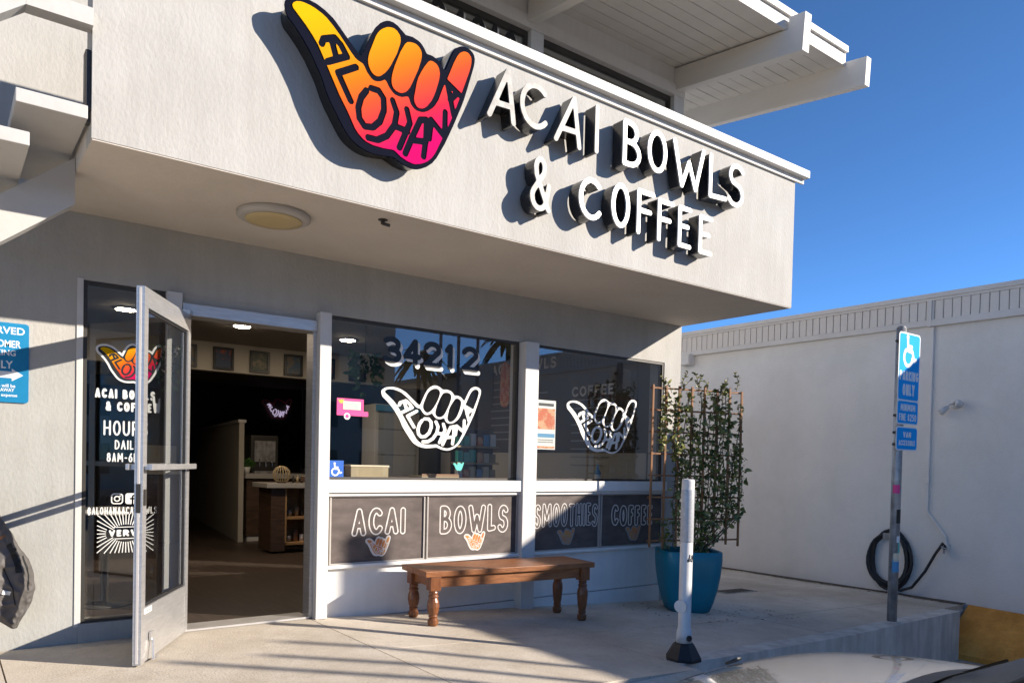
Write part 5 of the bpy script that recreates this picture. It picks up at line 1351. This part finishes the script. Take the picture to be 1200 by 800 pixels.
sc_ = thing('side_counter', 'pale side counter along the right wall behind the second window', 'counter', (5.8, 2, 0))
boxobj('cabinet', wood_dark, sc_, 5.55, 6.02, .6, 4.2, 0, .93); boxobj('top', counter_top, sc_, 5.5, 6.025, .55, 4.25, .931, .965, bev=.004)
bp0 = None
for i in range(12):
    y = .8 + .24 * i
    if bp0 is None:
        bp0 = thing('bottle', 'dark bottle nearest the window in the row on the side counter', 'bottle', (5.85, y, .966), 'bottles on the side counter')
        bm = B(); lathe(bm, [(.035, .966), (.038, 1.10), (.015, 1.15), (.014, 1.19)], 5.85, y, 12); link('glass_body', bm, p_bl, bp0, True)
        bm = B(); lathe(bm, [(.0385, 1.00), (.0392, 1.01), (.0392, 1.07), (.0385, 1.08)], 5.85, y, 12); link('paper_label', bm, vinyl_white, bp0, True)
    else:
        c = copy_tree(bp0); c.location = (5.85 + (.03 if i % 3 == 0 else 0), y, .966); c['label'] = 'dark bottle, %s from the window in the row on the side counter' % ORD[i]
mb = thing('menu_board', 'dark menu board lettered ACAI BOWLS and COFFEE on the right inside wall', 'menu', (6.03, 2, 1.4))
MM = Matrix.Translation((6.03, 0, 0)) @ Matrix.Rotation(R(-90), 4, 'Z')       # local x runs towards the street
bm = B(); box(bm, -4.2, -.4, -.014, -.001, 1.36, 2.58, M=MM); pnl = link('panel', bm, interior_dark, mb)
for s, x0, x1, z0, z1, r_ in (('ACAI BOWLS', -3.1, -1.75, 2.36, 2.50, .014), ('COFFEE', -1.45, -.75, 1.98, 2.10, .012)):
    bm = B(); extrude(bm, text_loops(s, x0, x1, z0, z1, r_, gap=.2), -.016, -.0145); bmesh.ops.transform(bm, matrix=MM, verts=bm.verts); link('print', bm, chalk, mb)
bm = B()
for k in range(9):
    for x0, x1 in ((-3.1, -2.3 + .2 * (k % 3)), (-1.45, -.9 + .1 * (k % 2))): box(bm, x0, x1, -.016, -.0145, 2.25 - .095 * k - (.4 if x0 > -2 else 0) * .8, 2.265 - .095 * k - (.4 if x0 > -2 else 0) * .8, M=MM)
link('small_print', bm, chalk_grey, mb)
for i, (yy, m_) in enumerate(((3.15, alu_dark), (2.78, p_or))):
    t = thing('skateboard_deck', ['dark skateboard deck hanging on the right inside wall', 'orange skateboard deck hanging beside the dark one on the right inside wall'][i], 'deck', (6.0, yy, 1.9), 'skateboard decks on the wall')
    bm = B(); sh_ = [(.10 * math.cos(R(a)), .20 + .10 * math.sin(R(a))) for a in range(0, 181, 20)] + [(.10 * math.cos(R(a)), -.20 + .10 * math.sin(R(a))) for a in range(180, 361, 20)]
    extrude(bm, [[(-yy + a, 2.22 + b) for a, b in sh_]], -.034, -.022); bmesh.ops.transform(bm, matrix=MM, verts=bm.verts); link('deck', bm, m_, t)
    bm = B(); box(bm, -yy - .03, -yy + .03, -.0215, -.0145, 2.36, 2.40, M=MM); box(bm, -yy - .03, -yy + .03, -.0215, -.0145, 2.04, 2.08, M=MM); link('mount', bm, steel, t)
fr = thing('drinks_fridge', 'white drinks fridge with a glass door standing under the white band inside', 'fridge', (5.0, 4.1, 0))
boxobj('cabinet', white, fr, 4.75, 5.45, 4.05, 4.44, .002, 1.95, bev=.01); boxobj('door', glass, fr, 4.80, 5.40, 4.03, 4.049, .25, 1.85)
boxobj('header_panel', p_bl, fr, 4.76, 5.44, 4.02, 4.0495, 1.855, 1.94)
for zz in (.55, .9, 1.25, 1.6): boxobj('shelf', steel, fr, 4.80, 5.40, 4.0495, 4.0499, zz, zz + .02)
pl2 = thing('hanging_plant', 'trailing plant in a white pot hanging from the ceiling behind the first window', 'plant', (3.3, 2.2, 2.2))
bm = B(); lathe(bm, [(.05, 2.12), (.09, 2.2), (.10, 2.27), (.095, 2.275)], 3.55, 1.9, 18); link('pot', bm, vinyl_white, pl2, True)
bm = B(); tube(bm, [(3.55, 1.9, 2.27), (3.55, 1.9, 2.598)], .004, 5); link('cord', bm, rubber, pl2)
leaves = B(); rv = random.Random(8)
for k in range(150):
    a = rv.uniform(0, 6.28); d_ = rv.uniform(.04, .15); leaf(Vector((3.55 + d_ * math.cos(a), 1.9 + d_ * math.sin(a), 2.30 - abs(rv.gauss(0, .16)))), Vector((math.cos(a), math.sin(a), rv.uniform(-1, .6))), rv.uniform(.05, .10))
o = link('foliage', leaves, MATS['houseplant_leaf'], pl2)
# cafe table and chair behind the narrow glass
tb = thing('cafe_table', 'small round cafe table just inside the narrow glass', 'table', (1.2, 1.2, 0))
bm = B(); lathe(bm, [(.32, .72), (.33, .735), (.33, .745), (.31, .75)], 1.05, 1.3, 30); link('top', bm, counter_top, tb, True)
bm = B(); lathe(bm, [(.22, 0.001), (.22, .015), (.03, .03), (.028, .719)], 1.05, 1.3, 20); link('pedestal', bm, alu_dark, tb, True)
chr_ = thing('cafe_chair', 'pale chair with lattice back just inside the narrow glass', 'chair', (.75, 1.6, 0))
boxobj('seat', ply, chr_, .55, .95, 1.65, 2.05, .44, .47, bev=.01)
for x in (.57, .91):
    for y in (1.67, 2.01): boxobj('leg', ply, chr_, x, x + .03, y, y + .03, 0.001, .4395 if y < 1.9 else .4395)
bm = B()
for k in range(9): box(bm, .56 + .0455 * k, .572 + .0455 * k, 2.03, 2.04, .471, .93)
for k in range(6): box(bm, .56, .936, 2.041, 2.05, .58 + .065 * k, .592 + .065 * k)
link('lattice_back', bm, vinyl_cream, chr_)
